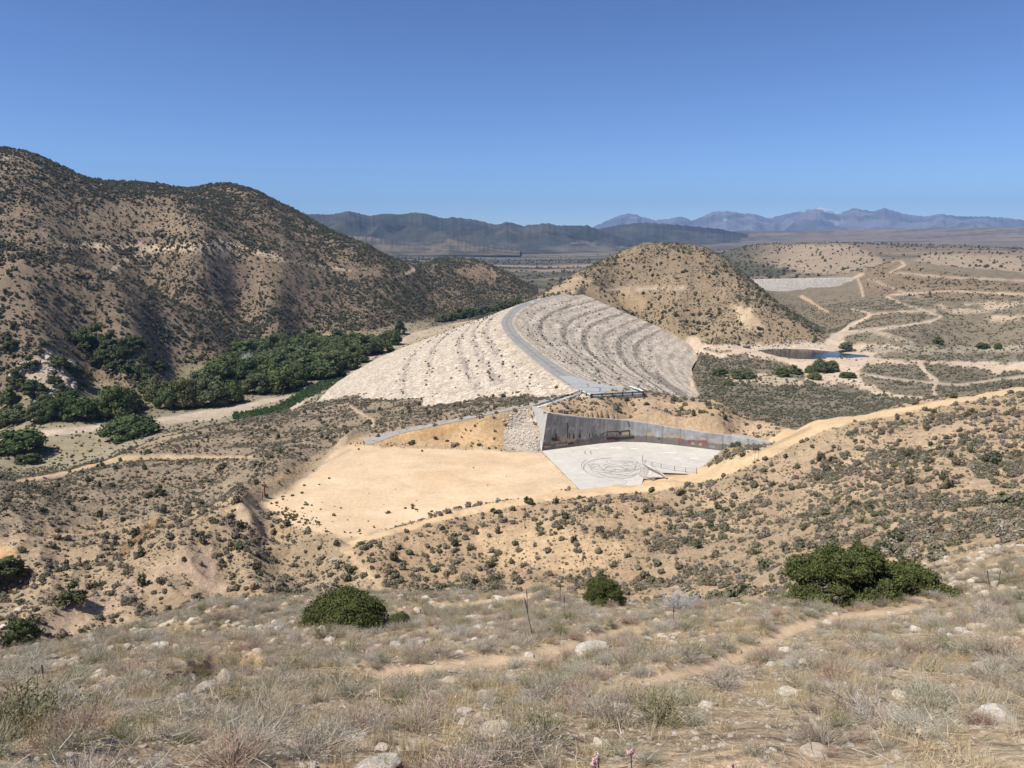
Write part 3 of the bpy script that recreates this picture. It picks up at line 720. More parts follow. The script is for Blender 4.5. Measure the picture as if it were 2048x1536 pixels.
far_dam = link_obj('far_embankment', make_mesh('far_embankment', vv, np.stack([vi[:-1, :-1], vi[1:, :-1], vi[1:, 1:], vi[:-1, 1:]], -1).reshape(-1, 4), M_ROCKFACE, True, np.array(cc_)))
tag(far_dam, 'pale straight rock-faced embankment at the far end of the basin right of the domed hill', 'dam')
# ------------------------------------------------------------------ spillway: concrete floor, walls, tyre marks
def concrete(name, base, stain=0.25, sc=(0.25, 1.4, 8.0)):
    return ground_mat(name, sc, (stain, stain * 0.7, 0.08), 0.15, (14.0,), attr=True, rough=0.85)
M_CONC = concrete('spillway_concrete', None, 0.13); M_WALLC = concrete('wall_concrete', None, 0.14, (0.35, 1.3, 7.0))
# floor: grid clipped to the slab outline
poly = [Vector((x, y, SLAB_Z)) for x, y in slab_xy]
floor_poly = poly
me = bpy.data.meshes.new('spillway_floor')
me.from_pydata([tuple(p) for p in floor_poly], [], [list(range(len(floor_poly)))[::-1]]); me.update()
if me.polygons[0].normal.z < 0: me.flip_normals()
at = me.color_attributes.new('Col', 'FLOAT_COLOR', 'POINT')
for k in range(len(floor_poly)): at.data[k].color = (0.57, 0.535, 0.465, 1)
me.materials.append(M_CONC)
floor = tag(link_obj('spillway_floor', me), kind='structure')
def flat_mat(name, c, rough=0.85):
    m, nt, bs = new_mat(name)
    N, L = nt.nodes, nt.links
    g = N.new('ShaderNodeNewGeometry'); n = N.new('ShaderNodeTexNoise'); n.inputs['Scale'].default_value = 1.7; n.inputs['Detail'].default_value = 6
    L.new(g.outputs['Position'], n.inputs['Vector'])
    r = N.new('ShaderNodeMapRange'); r.inputs[1].default_value = 0.25; r.inputs[2].default_value = 0.75; r.inputs[3].default_value = 0.7; r.inputs[4].default_value = 1.3
    L.new(n.outputs[0], r.inputs[0])
    v = N.new('ShaderNodeVectorMath'); v.operation = 'SCALE'; v.inputs[0].default_value = c
    L.new(r.outputs[0], v.inputs['Scale']); L.new(v.outputs[0], bs.inputs['Base Color'])
    bs.inputs['Roughness'].default_value = rough; bs.inputs['Specular IOR Level'].default_value = 0.2
    return m
M_TYRE = flat_mat('tyre_rubber_marks', (0.30, 0.29, 0.27)); M_TYRE2 = flat_mat('faint_tyre_marks', (0.50, 0.47, 0.415)); M_PALE = flat_mat('pale_patches', (0.76, 0.72, 0.63))
def flat_strips(name, strips, z, mat, parent):
    vs, fs = [], []
    for pts, w in strips:
        pts = np.array(pts); t = np.gradient(pts, axis=0); t /= np.hypot(t[:, 0], t[:, 1])[:, None] + 1e-9
        n = np.stack([-t[:, 1], t[:, 0]], 1) * w / 2
        b = len(vs)
        for p, q in zip(pts, n):
            vs.append((p[0] + q[0], p[1] + q[1], z)); vs.append((p[0] - q[0], p[1] - q[1], z))
        for k in range(len(pts) - 1): fs.append((b + 2 * k, b + 2 * k + 1, b + 2 * k + 3, b + 2 * k + 2))
        z += 0.0004
    return link_obj(name, make_mesh(name, vs, fs, mat), parent)
def arc_(cx, cy, rx, ry, a0, a1, n=40):
    t = np.linspace(R(a0), R(a1), n); return np.stack([cx + rx * np.cos(t), cy + ry * np.sin(t)], 1)
def inslab(p): return p[poly_sd(p[:, 0], p[:, 1], slab_xy) < -0.3]
cxy = plan([(1240, 936)], SLAB_Z)[0]
strong, faint = [], []
for k in range(20):
    r = random.choice((1.6, 2.2, 2.8, 3.4, 4.4)); cx = cxy[0] + random.gauss(0, 3.6); cy = cxy[1] + random.gauss(0, 4.4)
    a0 = random.uniform(0, 360); p = inslab(arc_(cx, cy, r, r * random.uniform(.8, 1.2), a0, a0 + random.uniform(120, 350)))
    if len(p) > 4: (strong if k % 3 else faint).append((p, random.uniform(.10, .24)))
for k in range(20):
    r = random.uniform(5.0, 11.0); cx = cxy[0] + random.gauss(-1, 1.8); cy = cxy[1] + random.gauss(0.5, 2.0)
    a0 = random.uniform(40, 260); p = inslab(arc_(cx, cy, r * 0.95, r * 1.1, a0, a0 + random.uniform(50, 190), 60))
    if len(p) > 4: (faint if k % 3 else strong).append((p, random.uniform(.13, .24)))
for u0, v0, u1, v1 in ((1171, 902, 1172, 909), (1182, 902, 1184, 908)):
    q = plan([(u0, v0), (u0 - 2, v0 + 3), (u1, v1)], SLAB_Z); strong.append((spline(q, 12), 0.35))
flat_strips('faint_tyre_marks', faint, SLAB_Z + 0.006, M_TYRE2, floor)
flat_strips('tyre_marks', strong, SLAB_Z + 0.03, M_TYRE, floor)
pal = [(np.array(plan([(u, v), (u + w, v + 1)], SLAB_Z)), 0.9) for u, v, w in ((1222, 895, 22), (1262, 897, 14), (1330, 905, 24), (1180, 896, 18), (1350, 917, 12), (1380, 916, 16))]
flat_strips('pale_patches', pal, SLAB_Z + 0.003, M_PALE, floor)
jn = [(np.array(plan(P2(s), SLAB_Z)), 0.12) for s in ('1240 884;1330 945', '1120 898;1235 968', '1330 889;1420 940', '1110 930;1290 905;1470 915')]
flat_strips('floor_joints', jn, SLAB_Z + 0.0015, M_TYRE2, floor)
# ------------------------------------------------------------------ small mesh builder
class MB:
    def __init__(s): s.v, s.f, s.c = [], [], []
    def quad(s, a, b, c, d):
        k = len(s.v); s.v += [tuple(a), tuple(b), tuple(c), tuple(d)]; s.f.append((k, k + 1, k + 2, k + 3))
    def poly(s, pts):
        k = len(s.v); s.v += [tuple(p) for p in pts]; s.f.append(tuple(range(k, k + len(pts))))
    def prism(s, bottom, top):
        n = len(bottom); k = len(s.v); s.v += [tuple(p) for p in bottom] + [tuple(p) for p in top]
        s.f.append(tuple(k + i for i in range(n))[::-1]); s.f.append(tuple(k + n + i for i in range(n)))
        for i in range(n): s.f.append((k + i, k + (i + 1) % n, k + n + (i + 1) % n, k + n + i))
    def box(s, cx, cy, z0, sx, sy, sz, rz=0.0):
        c_, s_ = math.cos(rz), math.sin(rz)
        q = [(cx + x * c_ - y * s_, cy + x * s_ + y * c_) for x, y in ((-sx / 2, -sy / 2), (sx / 2, -sy / 2), (sx / 2, sy / 2), (-sx / 2, sy / 2))]
        s.prism([(x, y, z0) for x, y in q], [(x, y, z0 + sz) for x, y in q])
    def tube(s, pts, rad, n=7, cap=True):
        pts = [Vector(p) for p in pts]; k = len(s.v)
        for i, p in enumerate(pts):
            t = (pts[min(i + 1, len(pts) - 1)] - pts[max(i - 1, 0)]).normalized()
            a = t.cross(Vector((0.13, 0.31, 1)) if abs(t.z) < .9 else Vector((1, 0.2, 0))).normalized(); b = t.cross(a)
            r = rad[i] if hasattr(rad, '__len__') else rad
            for j in range(n):
                q = p + (a * math.cos(6.2832 * j / n) + b * math.sin(6.2832 * j / n)) * r
                s.v.append(tuple(q))
        for i in range(len(pts) - 1):
            for j in range(n):
                s.f.append((k + i * n + j, k + i * n + (j + 1) % n, k + (i + 1) * n + (j + 1) % n, k + (i + 1) * n + j))
        if cap:
            s.f.append(tuple(k + j for j in range(n))[::-1]); m = k + (len(pts) - 1) * n; s.f.append(tuple(m + j for j in range(n)))
    def build(s, name, mat, parent=None, smooth=False, bevel=0.0):
        me = bpy.data.meshes.new(name); me.from_pydata(s.v, [], s.f); me.update()
        if smooth: me.polygons.foreach_set('use_smooth', np.ones(len(me.polygons), dtype=bool))
        me.materials.append(mat)
        return link_obj(name, me, parent)
def fix_normals(o):
    import bmesh
    bm = bmesh.new(); bm.from_mesh(o.data); bmesh.ops.recalc_face_normals(bm, faces=bm.faces); bm.to_mesh(o.data); bm.free()
def metal(name, c, rough=0.6):
    return flat_mat(name, c, rough)
M_DARKSTEEL = metal('dark_steel', (0.05, 0.05, 0.055)); M_RUST = metal('rusty_steel', (0.19, 0.075, 0.04))
M_WHITE = flat_mat('white_painted_concrete', (0.72, 0.70, 0.66)); M_GREY = flat_mat('grey_painted_metal', (0.27, 0.27, 0.27))

# ------------------------------------------------------------------ spillway wall
tops_px = P2('1095 826;1130 830.5;1165 834.5;1203 837.5;1243 840;1292 846;1342 855;1402 864;1480 874.5;1560 889;1660 905')
base = np.array(wall_xy); td = np.gradient(base, axis=0); td /= np.hypot(td[:, 0], td[:, 1])[:, None]
back = np.stack([-td[:, 1], td[:, 0]], 1)
wb, wt = [], []
for i, (u, v) in enumerate(tops_px):
    b = base[i]; dd = math.hypot(*b) + (1.2 if i < 9 else 1.0)
    p = at_d(u, v, dd)
    wb.append(Vector((b[0], b[1], SLAB_Z - 0.6))); wt.append(p)
def resample(vs, n):
    out = []
    for k in range(n):
        s = k / (n - 1) * (len(vs) - 1); i = min(int(s), len(vs) - 2); out.append(vs[i].lerp(vs[i + 1], s - i))
    return out
wb, wt = wb[:10], wt[:10]
NW = 240; wb2, wt2 = resample(wb, NW), resample(wt, NW)
bk2 = [Vector((x, y, 0)).normalized() for x, y in np.stack([np.interp(np.linspace(0, 9, NW), np.arange(11), back[:, k]) for k in (0, 1)], 1)]
NVW = 40
wv, wc = [], []
g_ = np.linspace(0, 1, NVW)
for i in range(NW):
    s = i / (NW - 1)
    ln = s * 150
    bandh = 0.23 + 0.16 * sst(np.array(s), 0.12, 0.45) + 0.10 * sst(np.array(s), 0.5, 0.8) + 0.02 * math.sin(ln * 1.3) + 0.02 * math.sin(ln * 0.45)
    for j in range(NVW):
        t = g_[j]
        p = wb2[i].lerp(wt2[i], t)
        p = p + bk2[i] * 0.0
        wv.append(tuple(p))
        c = np.array((0.345, 0.34, 0.325)) if s < 0.5 else np.array((0.40, 0.40, 0.395))  # darker left half, lighter right half: shade and raking sun put into the colour
        c = c * (1 + 0.28 * fbm(np.array([ln]), np.array([t * 13]), 9, 4, 401)[0] + 0.30 * fbm(np.array([ln]), np.array([t * 3.0]), 2.5, 3, 402)[0])
        pan = int(ln / 10.5); c = c * (0.93 + 0.14 * ((pan * 7919) % 11) / 11)
        if fbm(np.array([ln / 1.5]), np.array([t * 9]), 2.2, 3, 403)[0] > 0.36 and s < 0.35: c = np.array((0.50, 0.50, 0.49))
        if 0.42 < t - bandh + 0.42 < 0.60 and fbm(np.array([ln / 3]), np.array([t * 2]), 3, 2, 404)[0] > 0.08: c = np.array((0.45, 0.385, 0.29))
        if t < bandh: c = np.array((0.225, 0.20, 0.175)) * (0.95 + 0.1 * (pan % 2)) * (1 + 0.10 * fbm(np.array([ln]), np.array([t * 13]), 3, 3, 405)[0])
        if abs((ln / 10.5) % 1.0) < 0.05: c = c * 0.6
        wc.append(c * 0.74)
# top and back
for i in range(NW):
    wv.append(tuple(wt2[i] + bk2[i] * 1.0)); wc.append((0.42, 0.39, 0.34))
for i in range(NW):
    wv.append(tuple(wt2[i] + bk2[i] * 4.0 + Vector((0, 0, -0.1)))); wc.append((0.43, 0.33, 0.22))
iw = np.arange(NW * NVW).reshape(NW, NVW)
wf = [tuple(q) for q in np.stack([iw[:-1, :-1], iw[1:, :-1], iw[1:, 1:], iw[:-1, 1:]], -1).reshape(-1, 4)]
o1, o2 = NW * NVW, NW * NVW + NW
for i in range(NW - 1):
    wf.append((iw[i, -1], iw[i + 1, -1], o1 + i + 1, o1 + i)); wf.append((o1 + i, o1 + i + 1, o2 + i + 1, o2 + i))
swall = empty('spillway_wall', wb[0], 'tall stained concrete spillway wall with graffiti, curving below the scrubby mound', 'wall')
def kid(o, par):
    o.parent = par; o.matrix_parent_inverse = Matrix.Translation(par.location).inverted(); return o
kid(link_obj('wall_face', make_mesh('wall_face', wv, np.array(wf), M_WALLC, False, np.array(wc))), swall)
# wing at the left end, lit from the left with that light put into its paler colour, running back along the rock slope
T2 = at_d(1062, 812, 243); Cb, Ct = wb[0], wt[0]
wg = MB(); nst = 14; lo_e, hi_e = [], []
for k in range(nst):
    t = k / (nst - 1)
    hi_ = Ct.lerp(T2, t)
    lo_ = Cb.lerp(T2 + Vector((0, 0, -0.8)), t); 
    lo_.z = Cb.z + (T2.z - 0.8 - Cb.z) * t
    lo_e.append(lo_); hi_e.append(hi_)
for k in range(nst - 1): wg.quad(lo_e[k + 1], lo_e[k], hi_e[k], hi_e[k + 1])
inn = Vector((1.0, 0.35, 0))
for k in range(nst - 1): wg.quad(hi_e[k + 1], hi_e[k], hi_e[k] + inn, hi_e[k + 1] + inn)
wing_m = flat_mat('sunlit_wall_concrete', (0.46, 0.445, 0.41))
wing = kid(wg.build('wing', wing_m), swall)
wn_ = (hi_e[0] - lo_e[0]).cross(hi_e[-1] - lo_e[0]).normalized()
if wn_.x > 0: wn_ = -wn_
es = MB(); ep = MB()
for k in range(nst - 1):
    a, b = lo_e[k], lo_e[k + 1]; w_ = 0.16
    A_, B_ = a.lerp(hi_e[k], 0.0), b.lerp(hi_e[k + 1], 0.0)
    A2, B2 = a + (hi_e[k] - a).normalized() * min(2.3, (hi_e[k] - a).length), b + (hi_e[k + 1] - b).normalized() * min(2.3, (hi_e[k + 1] - b).length)
    o_ = wn_ * 0.05
    es.quad(B_ + o_, A_ + o_, A2 + o_, B2 + o_)
    if k in (2, 3, 4, 5, 6, 9, 10, 12):
        o_ = wn_ * 0.08; q0, q1 = 0.35, (0.95 if k % 2 else 0.8)
        ep.quad(B_.lerp(B2, q0) + o_, A_.lerp(A2, q0) + o_, A_.lerp(A2, q1) + o_, B_.lerp(B2, q1) + o_)
kid(es.build('end_strip', flat_mat('pale_end_strip', (0.60, 0.55, 0.50))), wing); kid(ep.build('red_paint', flat_mat('red_brown_paint', (0.36, 0.17, 0.13))), wing)
# graffiti, paint patches and painted post shadows on the wall (station s along the wall in px, height fraction)
def on_wall(u, v, off=0.04):
    a, e = ray(u, v)
    best = None
    for i in range(NW - 1):
        for_u = to_px(*wb2[i])[0], to_px(*wt2[i])[0]
    s = None
    us = []
    for i in range(NW):
        ub, vb = to_px(*wb2[i]); ut, vt = to_px(*wt2[i])
        t = np.clip((v - vb) / (vt - vb), 0, 1); us.append(abs(ub + (ut - ub) * t - u))
    i = int(np.argmin(us)); ub, vb = to_px(*wb2[i]); ut, vt = to_px(*wt2[i])
    t = float(np.clip((v - vb) / (vt - vb), 0, 1))
    return wb2[i].lerp(wt2[i], t) - bk2[i] * off
def marks(name, shapes, mat, off):
    m = MB()
    for s in shapes:
        p = [on_wall(u, v, off) for u, v in s]; m.poly(p)
    kid(m.build(name, mat), swall)
def stroke(u0, v0, u1, v1, w=1.0):
    dx, dy = u1 - u0, v1 - v0; l = math.hypot(dx, dy); nx, ny = -dy / l * w / 2, dx / l * w / 2
    return [(u0 + nx, v0 + ny), (u1 + nx, v1 + ny), (u1 - nx, v1 - ny), (u0 - nx, v0 - ny)]
def zz(u, v): return (1060 + u * 240 / 2048, 800 + v * 110 / 939)     # readings from an enlarged crop
def st(u0, v0, u1, v1, w=1.1, k=1.55): a = zz(u0, v0); b = zz(u1, v1); return stroke(*a, *b, w * k)
dark = [st(670, 570, 672, 672), st(742, 570, 742, 660), st(855, 565, 853, 650), st(820, 610, 855, 608), st(1015, 565, 1015, 630), st(1060, 575, 1092, 632), st(1110, 575, 1135, 628),
        st(1215, 570, 1200, 620), st(1255, 565, 1232, 622), st(1232, 575, 1285, 560), st(1312, 540, 1314, 615, 1.4), st(1312, 545, 1520, 535, 1.4), st(1520, 535, 1522, 590, 1.4), st(1548, 540, 1546, 590, 1.4),
        st(1548, 535, 1695, 518, 1.4), st(1695, 518, 1700, 598, 1.2), st(1300, 655, 1450, 642, 2.6), st(445, 580, 450, 700, 1.6), st(650, 745, 740, 740, 2.0), st(640, 380, 638, 640, 0.8)]
for k in range(11):     # lettering too small to read in the photograph: a row of dark strokes
    x = 1440 + k * 31; y = 662 - k * 3.2
    dark += [st(x, y - 20, x + 3, y + 22, 1.2), st(x, y - 16, x + 20, y - 14 + 18 * (k % 2), 1.0), st(x + 20, y - 14, x + 16, y + 20, 1.0 + .5 * (k % 3 == 0))]
for k in range(9): dark.append(st(360 + random.random() * 60, 620 + random.random() * 90, 380 + random.random() * 60, 640 + random.random() * 70, 1.0))
dark += [stroke(1254, 838, 1260, 853, 1.4), stroke(1384, 861, 1397, 880, 1.4), stroke(1316, 877, 1320, 878, 1.5)]  # the two long slanting strokes are cast shadows of posts, painted on
marks('dark_graffiti_and_post_shadows', dark, flat_mat('dark_paint_and_shadow', (0.045, 0.042, 0.042)), 0.12)
def zr(u, v): return (1300 + u * 260 / 2048, 820 + v * 140 / 1103)
red = [[zr(440, 445), zr(530, 455), zr(535, 530), zr(500, 525), zr(480, 500), zr(440, 492)], [zr(600, 470), zr(640, 470), zr(640, 500), zr(612, 545), zr(600, 540)], [zr(640, 465), zr(700, 470), zr(690, 500), zr(650, 505)],
       [zr(730, 475), zr(790, 480), zr(780, 515), zr(740, 505)], [zr(830, 475), zr(908, 485), zr(908, 560), zr(820, 565)], [zr(790, 480), zr(830, 480), zr(820, 520), zr(800, 520)],
       [zz(1270, 690), zz(1420, 660), zz(1440, 700), zz(1275, 730)], [zz(1500, 640), zz(1560, 640), zz(1550, 690), zz(1490, 690)], [zz(440, 650), zz(500, 610), zz(520, 700), zz(450, 705)]]
marks('red_paint_patches', red, flat_mat('red_brown_paint_patch', (0.215, 0.10, 0.078)), 0.05)
pale = [[zr(780, 440), zr(880, 445), zr(880, 470), zr(780, 462)], [zr(940, 455), zr(1040, 460), zr(1040, 488), zr(940, 482)], [zr(650, 510), zr(690, 510), zr(700, 545), zr(640, 540)], [zr(770, 520), zr(810, 530), zr(805, 560), zr(770, 555)],
        [zr(930, 570), zr(1030, 578), zr(1020, 592), zr(930, 585)], [zz(240, 790), zz(345, 780), zz(345, 805), zz(240, 812)], [zz(440, 770), zz(640, 745), zz(640, 765), zz(450, 785)]]
marks('pale_paint_patches', pale, flat_mat('pale_cover_paint', (0.36, 0.325, 0.26)), 0.045)

# near end wall of the spillway
ew = MB()
q = [at_z(1276, 957, SLAB_Z - 0.3), at_d(1284, 926.5, 200.5), at_d(1300, 932, 199.6), at_d(1318, 944, 198.0), at_d(1333, 956, 196.6), at_z(1330, 962, SLAB_Z - 0.5)]
bk = Vector((0.45, 0.9, 0)) * 0.9
ew.poly([q[0], q[5], q[4], q[3], q[2], q[1]])
for a, b in ((1, 2), (2, 3), (3, 4)): ew.quad(q[a], q[b], q[b] + bk, q[a] + bk)
ew.quad(q[0] + bk, q[0], q[1], q[1] + bk); ew.poly([q[1] + bk, q[2] + bk, q[3] + bk, q[4] + bk, q[5] + bk, q[0] + bk])
endw = ew.build('end_wall', flat_mat('pale_end_wall_concrete', (0.55, 0.53, 0.485))); fix_normals(endw)
tag(endw, 'small pale triangular concrete wall at the near edge of the spillway floor', 'wall')

# ------------------------------------------------------------------ platform at the head of the crest road
pl_px = P2('1118 752;1140 751;1200 768;1240 774;1263 777;1287 787;1235 789.5;1183 793;1172 789;1160 783')
pp = [at_z(u, v, -49.80) for u, v in pl_px]
pm = MB(); pm.poly(pp[::-1])
for i in range(len(pp)): pm.quad(pp[i], pp[(i + 1) % len(pp)], pp[(i + 1) % len(pp)] - Vector((0, 0, 1.5)), pp[i] - Vector((0, 0, 1.5)))
plat = pm.build('paved_platform', flat_mat('platform_concrete', (0.37, 0.375, 0.355))); fix_normals(plat); plat['kind'] = 'structure'
ck = [(np.array(plan(P2(s), -49.8)), 0.35) for s in ('1174 768;1178 773', '1135 768;1178 768', '1155 774;1192 775;1260 779', '1201 777;1199 783', '1168 784;1220 783;1262 781', '1214 783;1223 788', '1192 775;1201 777')]
flat_strips('pavement_cracks', ck, -49.785, flat_mat('crack_tar', (0.12, 0.13, 0.15)), plat)

def rail(name, label, pts, hpost, posts, rails, post_w, mat, cat, pm_name='post'):
    root = empty(name, pts[0], label, cat)
    for p in posts:
        m = MB(); m.box(p.x, p.y, p.z - 0.5, post_w, post_w, hpost + 0.5); kid(m.build(pm_name, mat), root)
    for z0, r in rails:
        m = MB(); m.tube([p + Vector((0, 0, z0)) for p in pts], r, 6); kid(m.build('rail', mat, None, True), root)
    return root
gp = [at_z(u, v, -49.9) for u, v in P2('1184 793.5;1204 792.5;1225 791.5;1245 790.2;1265 789.2;1286 788')]
rail('guard_rail', 'dark steel guard rail on short posts along the near edge of the paved platform', gp, 1.0, gp, ((0.8, 0.16), (0.5, 0.12)), 0.42, M_DARKSTEEL, 'guard rail')
gp2 = [at_z(u, v, -49.9) for u, v in P2('1164 786;1173 790;1182 794')]
r2 = rail('guard_rail', 'short white and dark guard rail at the left corner of the paved platform', gp2, 1.0, gp2, (), 0.5, M_DARKSTEEL, 'guard rail')
m = MB(); m.tube([p + Vector((0, 0, 0.7)) for p in gp2], 0.17, 6); kid(m.build('rail', M_WHITE), r2)
gp3 = [at_z(u, v, -49.9) for u, v in P2('1260 777;1272 781;1287 787')]
r3 = rail('barrier', 'long white barrier at the right end of the paved platform', gp3, 0.8, gp3, (), 0.35, M_DARKSTEEL, 'barrier')
m = MB(); m.tube([p + Vector((0, 0, 0.75)) for p in gp3], 0.28, 6); kid(m.build('rail', M_WHITE), r3)
# curb and dark rail beside the access road
cb = [pick(u, v, 225) for u, v in P2('1066 818;1080 814;1095 809;1110 804;1125 799')] + [at_z(1142, 794, -50.3), at_z(1160, 787, -50.1)]
m = MB(); m.tube([p + Vector((0, 0, 0.05)) for p in cb], 0.42, 6)
curb = m.build('kerb', M_WHITE); tag(curb, 'pale concrete kerb running from the spillway wall up beside the access road', 'kerb')
rail('guard_rail', 'thin dark guard rail above the pale kerb beside the access road', [p + Vector((0, 0.3, 0)) for p in cb], 1.0, [p + Vector((0, .3, 0)) for p in cb], ((0.95, 0.13), (0.6, 0.08)), 0.16, M_DARKSTEEL, 'guard rail')
# wire fence above the spillway floor
fp = [pick(u, v) for u, v in P2('1285 927;1290 931;1304 935;1322 939;1349 944;1371 947;1393 948')]
fr = empty('wire_fence', fp[0], 'wire fence on thin dark posts between the small pale wall and the sand road', 'fence')
for i, p in enumerate(fp):
    m = MB(); h_ = 2.4 if i == 0 else 1.7; m.tube([p - Vector((0, 0, .3)), p + Vector((0, 0, h_))], 0.07, 5); kid(m.build('post', M_DARKSTEEL), fr)
for h_ in (0.5, 1.05, 1.55):
    m = MB(); m.tube([p + Vector((0, 0, h_)) for p in fp], 0.022, 4); kid(m.build('wire', M_DARKSTEEL), fr)
# rusty posts at the edge of the lot
for (u, v, h_, w_), lab in zip(((525.5, 1000, 1.9, 0.16), (530, 992, 2.7, 0.30)), ('thin rusty post standing at the left corner of the sand lot', 'thick rusty post with a dark foot block at the left corner of the sand lot')):
    p = pick(u, v); rt = empty('gate_post', p, lab, 'post')
    m = MB(); m.box(p.x, p.y, p.z - .3, w_, w_, h_ + .3, 0.4); kid(m.build('shaft', M_RUST), rt)
    m = MB(); m.box(p.x, p.y, p.z + h_, w_ * 1.15, w_ * 1.15, 0.06, 0.4); kid(m.build('cap', M_RUST), rt)
    if w_ > .2:
        m = MB(); m.box(p.x + 0.45, p.y - .1, p.z - .2, .8, .6, .75, 0.2); kid(m.build('foot_block', M_DARKSTEEL), rt)
# blocks, cabinet and pole at the far end of the crest
for u, v, lab in ((1065, 606, 'nearer white concrete block beside the far end of the crest road'), (1077, 600, 'farther white concrete block beside the far end of the crest road')):
    p = at_z(u, v, -50.0); m = MB(); m.prism([(p.x + a * 1.3, p.y + b * .7, p.z - .4) for a, b in ((-1, -1), (1, -1), (1, 1), (-1, 1))], [(p.x + a * 1.1, p.y + b * .45, p.z + 1.3) for a, b in ((-1, -1), (1, -1), (1, 1), (-1, 1))])
    o = m.build('concrete_block', M_WHITE); tag(o, lab, 'block')
p = pick(1132, 583, 640); m = MB()
rt = empty('control_cabinet', p, 'grey metal cabinet standing on the hillside above the far end of the dam', 'cabinet')
m.box(p.x, p.y, p.z - .4, 2.2, 1.6, 2.6); kid(m.build('cabinet_body', M_GREY), rt)
m = MB(); m.prism([(p.x + a * 1.3, p.y + b, p.z + 2.2) for a, b in ((-1, -1), (1, -1), (1, 1), (-1, 1))], [(p.x + a * 1.1, p.y + b * .8, p.z + 2.5) for a, b in ((-1, -1), (1, -1), (1, 1), (-1, 1))]); kid(m.build('cabinet_roof', M_WHITE), rt)
for u, v, vt, lab in ((1151, 580, 572, 'slender dark pole beside the pale road on the domed hill'), (1505, 574, 556, 'dark pole on the shoulder right of the domed hill, before the far embankment')):
    p = pick(u, v, 640); h_ = (v - vt) / F * math.hypot(p.x, p.y) * 1.02
    rt = empty('utility_pole', p, lab, 'pole')
    m = MB(); m.tube([p - Vector((0, 0, .5)), p + Vector((0, 0, h_))], [.16, .11], 6); kid(m.build('mast', M_DARKSTEEL), rt)
    m = MB(); m.tube([p + Vector((-.9, 0, h_ * .9)), p + Vector((.9, 0, h_ * .9))], .08, 5); kid(m.build('crossarm', M_DARKSTEEL), rt)
# parked vehicle by the pond
p = pick(1493, 696, 400); rz = -0.25
vr = empty('parked_van', p, 'dark van with pale windows and yellow roof parked beside the pond', 'van')
def vb(name, cx, z0, sx, sy, sz, mat, cy=0.0):
    m = MB(); c_, s_ = math.cos(rz), math.sin(rz); m.box(p.x + cx * c_ - cy * s_, p.y + cx * s_ + cy * c_, p.z + z0, sx, sy, sz, rz); return kid(m.build(name, mat), vr)
M_VAN = flat_mat('dark_vehicle_paint', (0.03, 0.035, 0.05), 0.4); M_VGL = flat_mat('vehicle_window_glass', (0.35, 0.38, 0.42), 0.1); M_VY = flat_mat('yellow_roof_paint', (0.62, 0.46, 0.05), 0.5)
vb('body', -0.3, 0.45, 5.6, 2.0, 1.75, M_VAN); vb('bonnet', 2.95, 0.45, 0.9, 1.9, 1.0, M_VAN); vb('roof', -0.4, 2.203, 5.2, 1.9, 0.28, M_VY)
for cx in (-2.1, -0.6, 0.9): vb('window', cx, 1.3, 1.2, 0.06, 0.6, M_VGL, -1.02)
for cx in (-2.1, 1.9):
    for cy in (-0.9, 0.9):
        m = MB(); c_, s_ = math.cos(rz), math.sin(rz); q0 = Vector((p.x + cx * c_ - cy * s_, p.y + cx * s_ + cy * c_, p.z + .42)); ax = Vector((-s_, c_, 0)) * .16
        m.tube([q0 - ax, q0 + ax], .42, 12); kid(m.build('wheel', M_DARKSTEEL), vr)
# ------------------------------------------------------------------ pond
pr = plan(POND_PX, POND_Z)
ws = MB(); ws.poly([Vector((x, y, POND_Z)) for x, y in pr][::-1])
M_WATER, nt, bs = new_mat('pond_water'); bs.inputs['Base Color'].default_value = (0.012, 0.018, 0.03, 1); bs.inputs['Roughness'].default_value = 0.12; bs.inputs['Specular IOR Level'].default_value = 0.28
N, L = nt.nodes, nt.links
n = N.new('ShaderNodeTexNoise'); n.inputs['Scale'].default_value = 1.2; b = N.new('ShaderNodeBump'); b.inputs['Strength'].default_value = 0.25; b.inputs['Distance'].default_value = 0.1
g = N.new('ShaderNodeNewGeometry'); L.new(g.outputs['Position'], n.inputs['Vector']); L.new(n.outputs[0], b.inputs['Height']); L.new(b.outputs[0], bs.inputs['Normal'])
pond = ws.build('pond_water', M_WATER); fix_normals(pond)
if pond.data.polygons[0].normal.z < 0: pond.data.flip_normals()
pond['kind'] = 'structure'

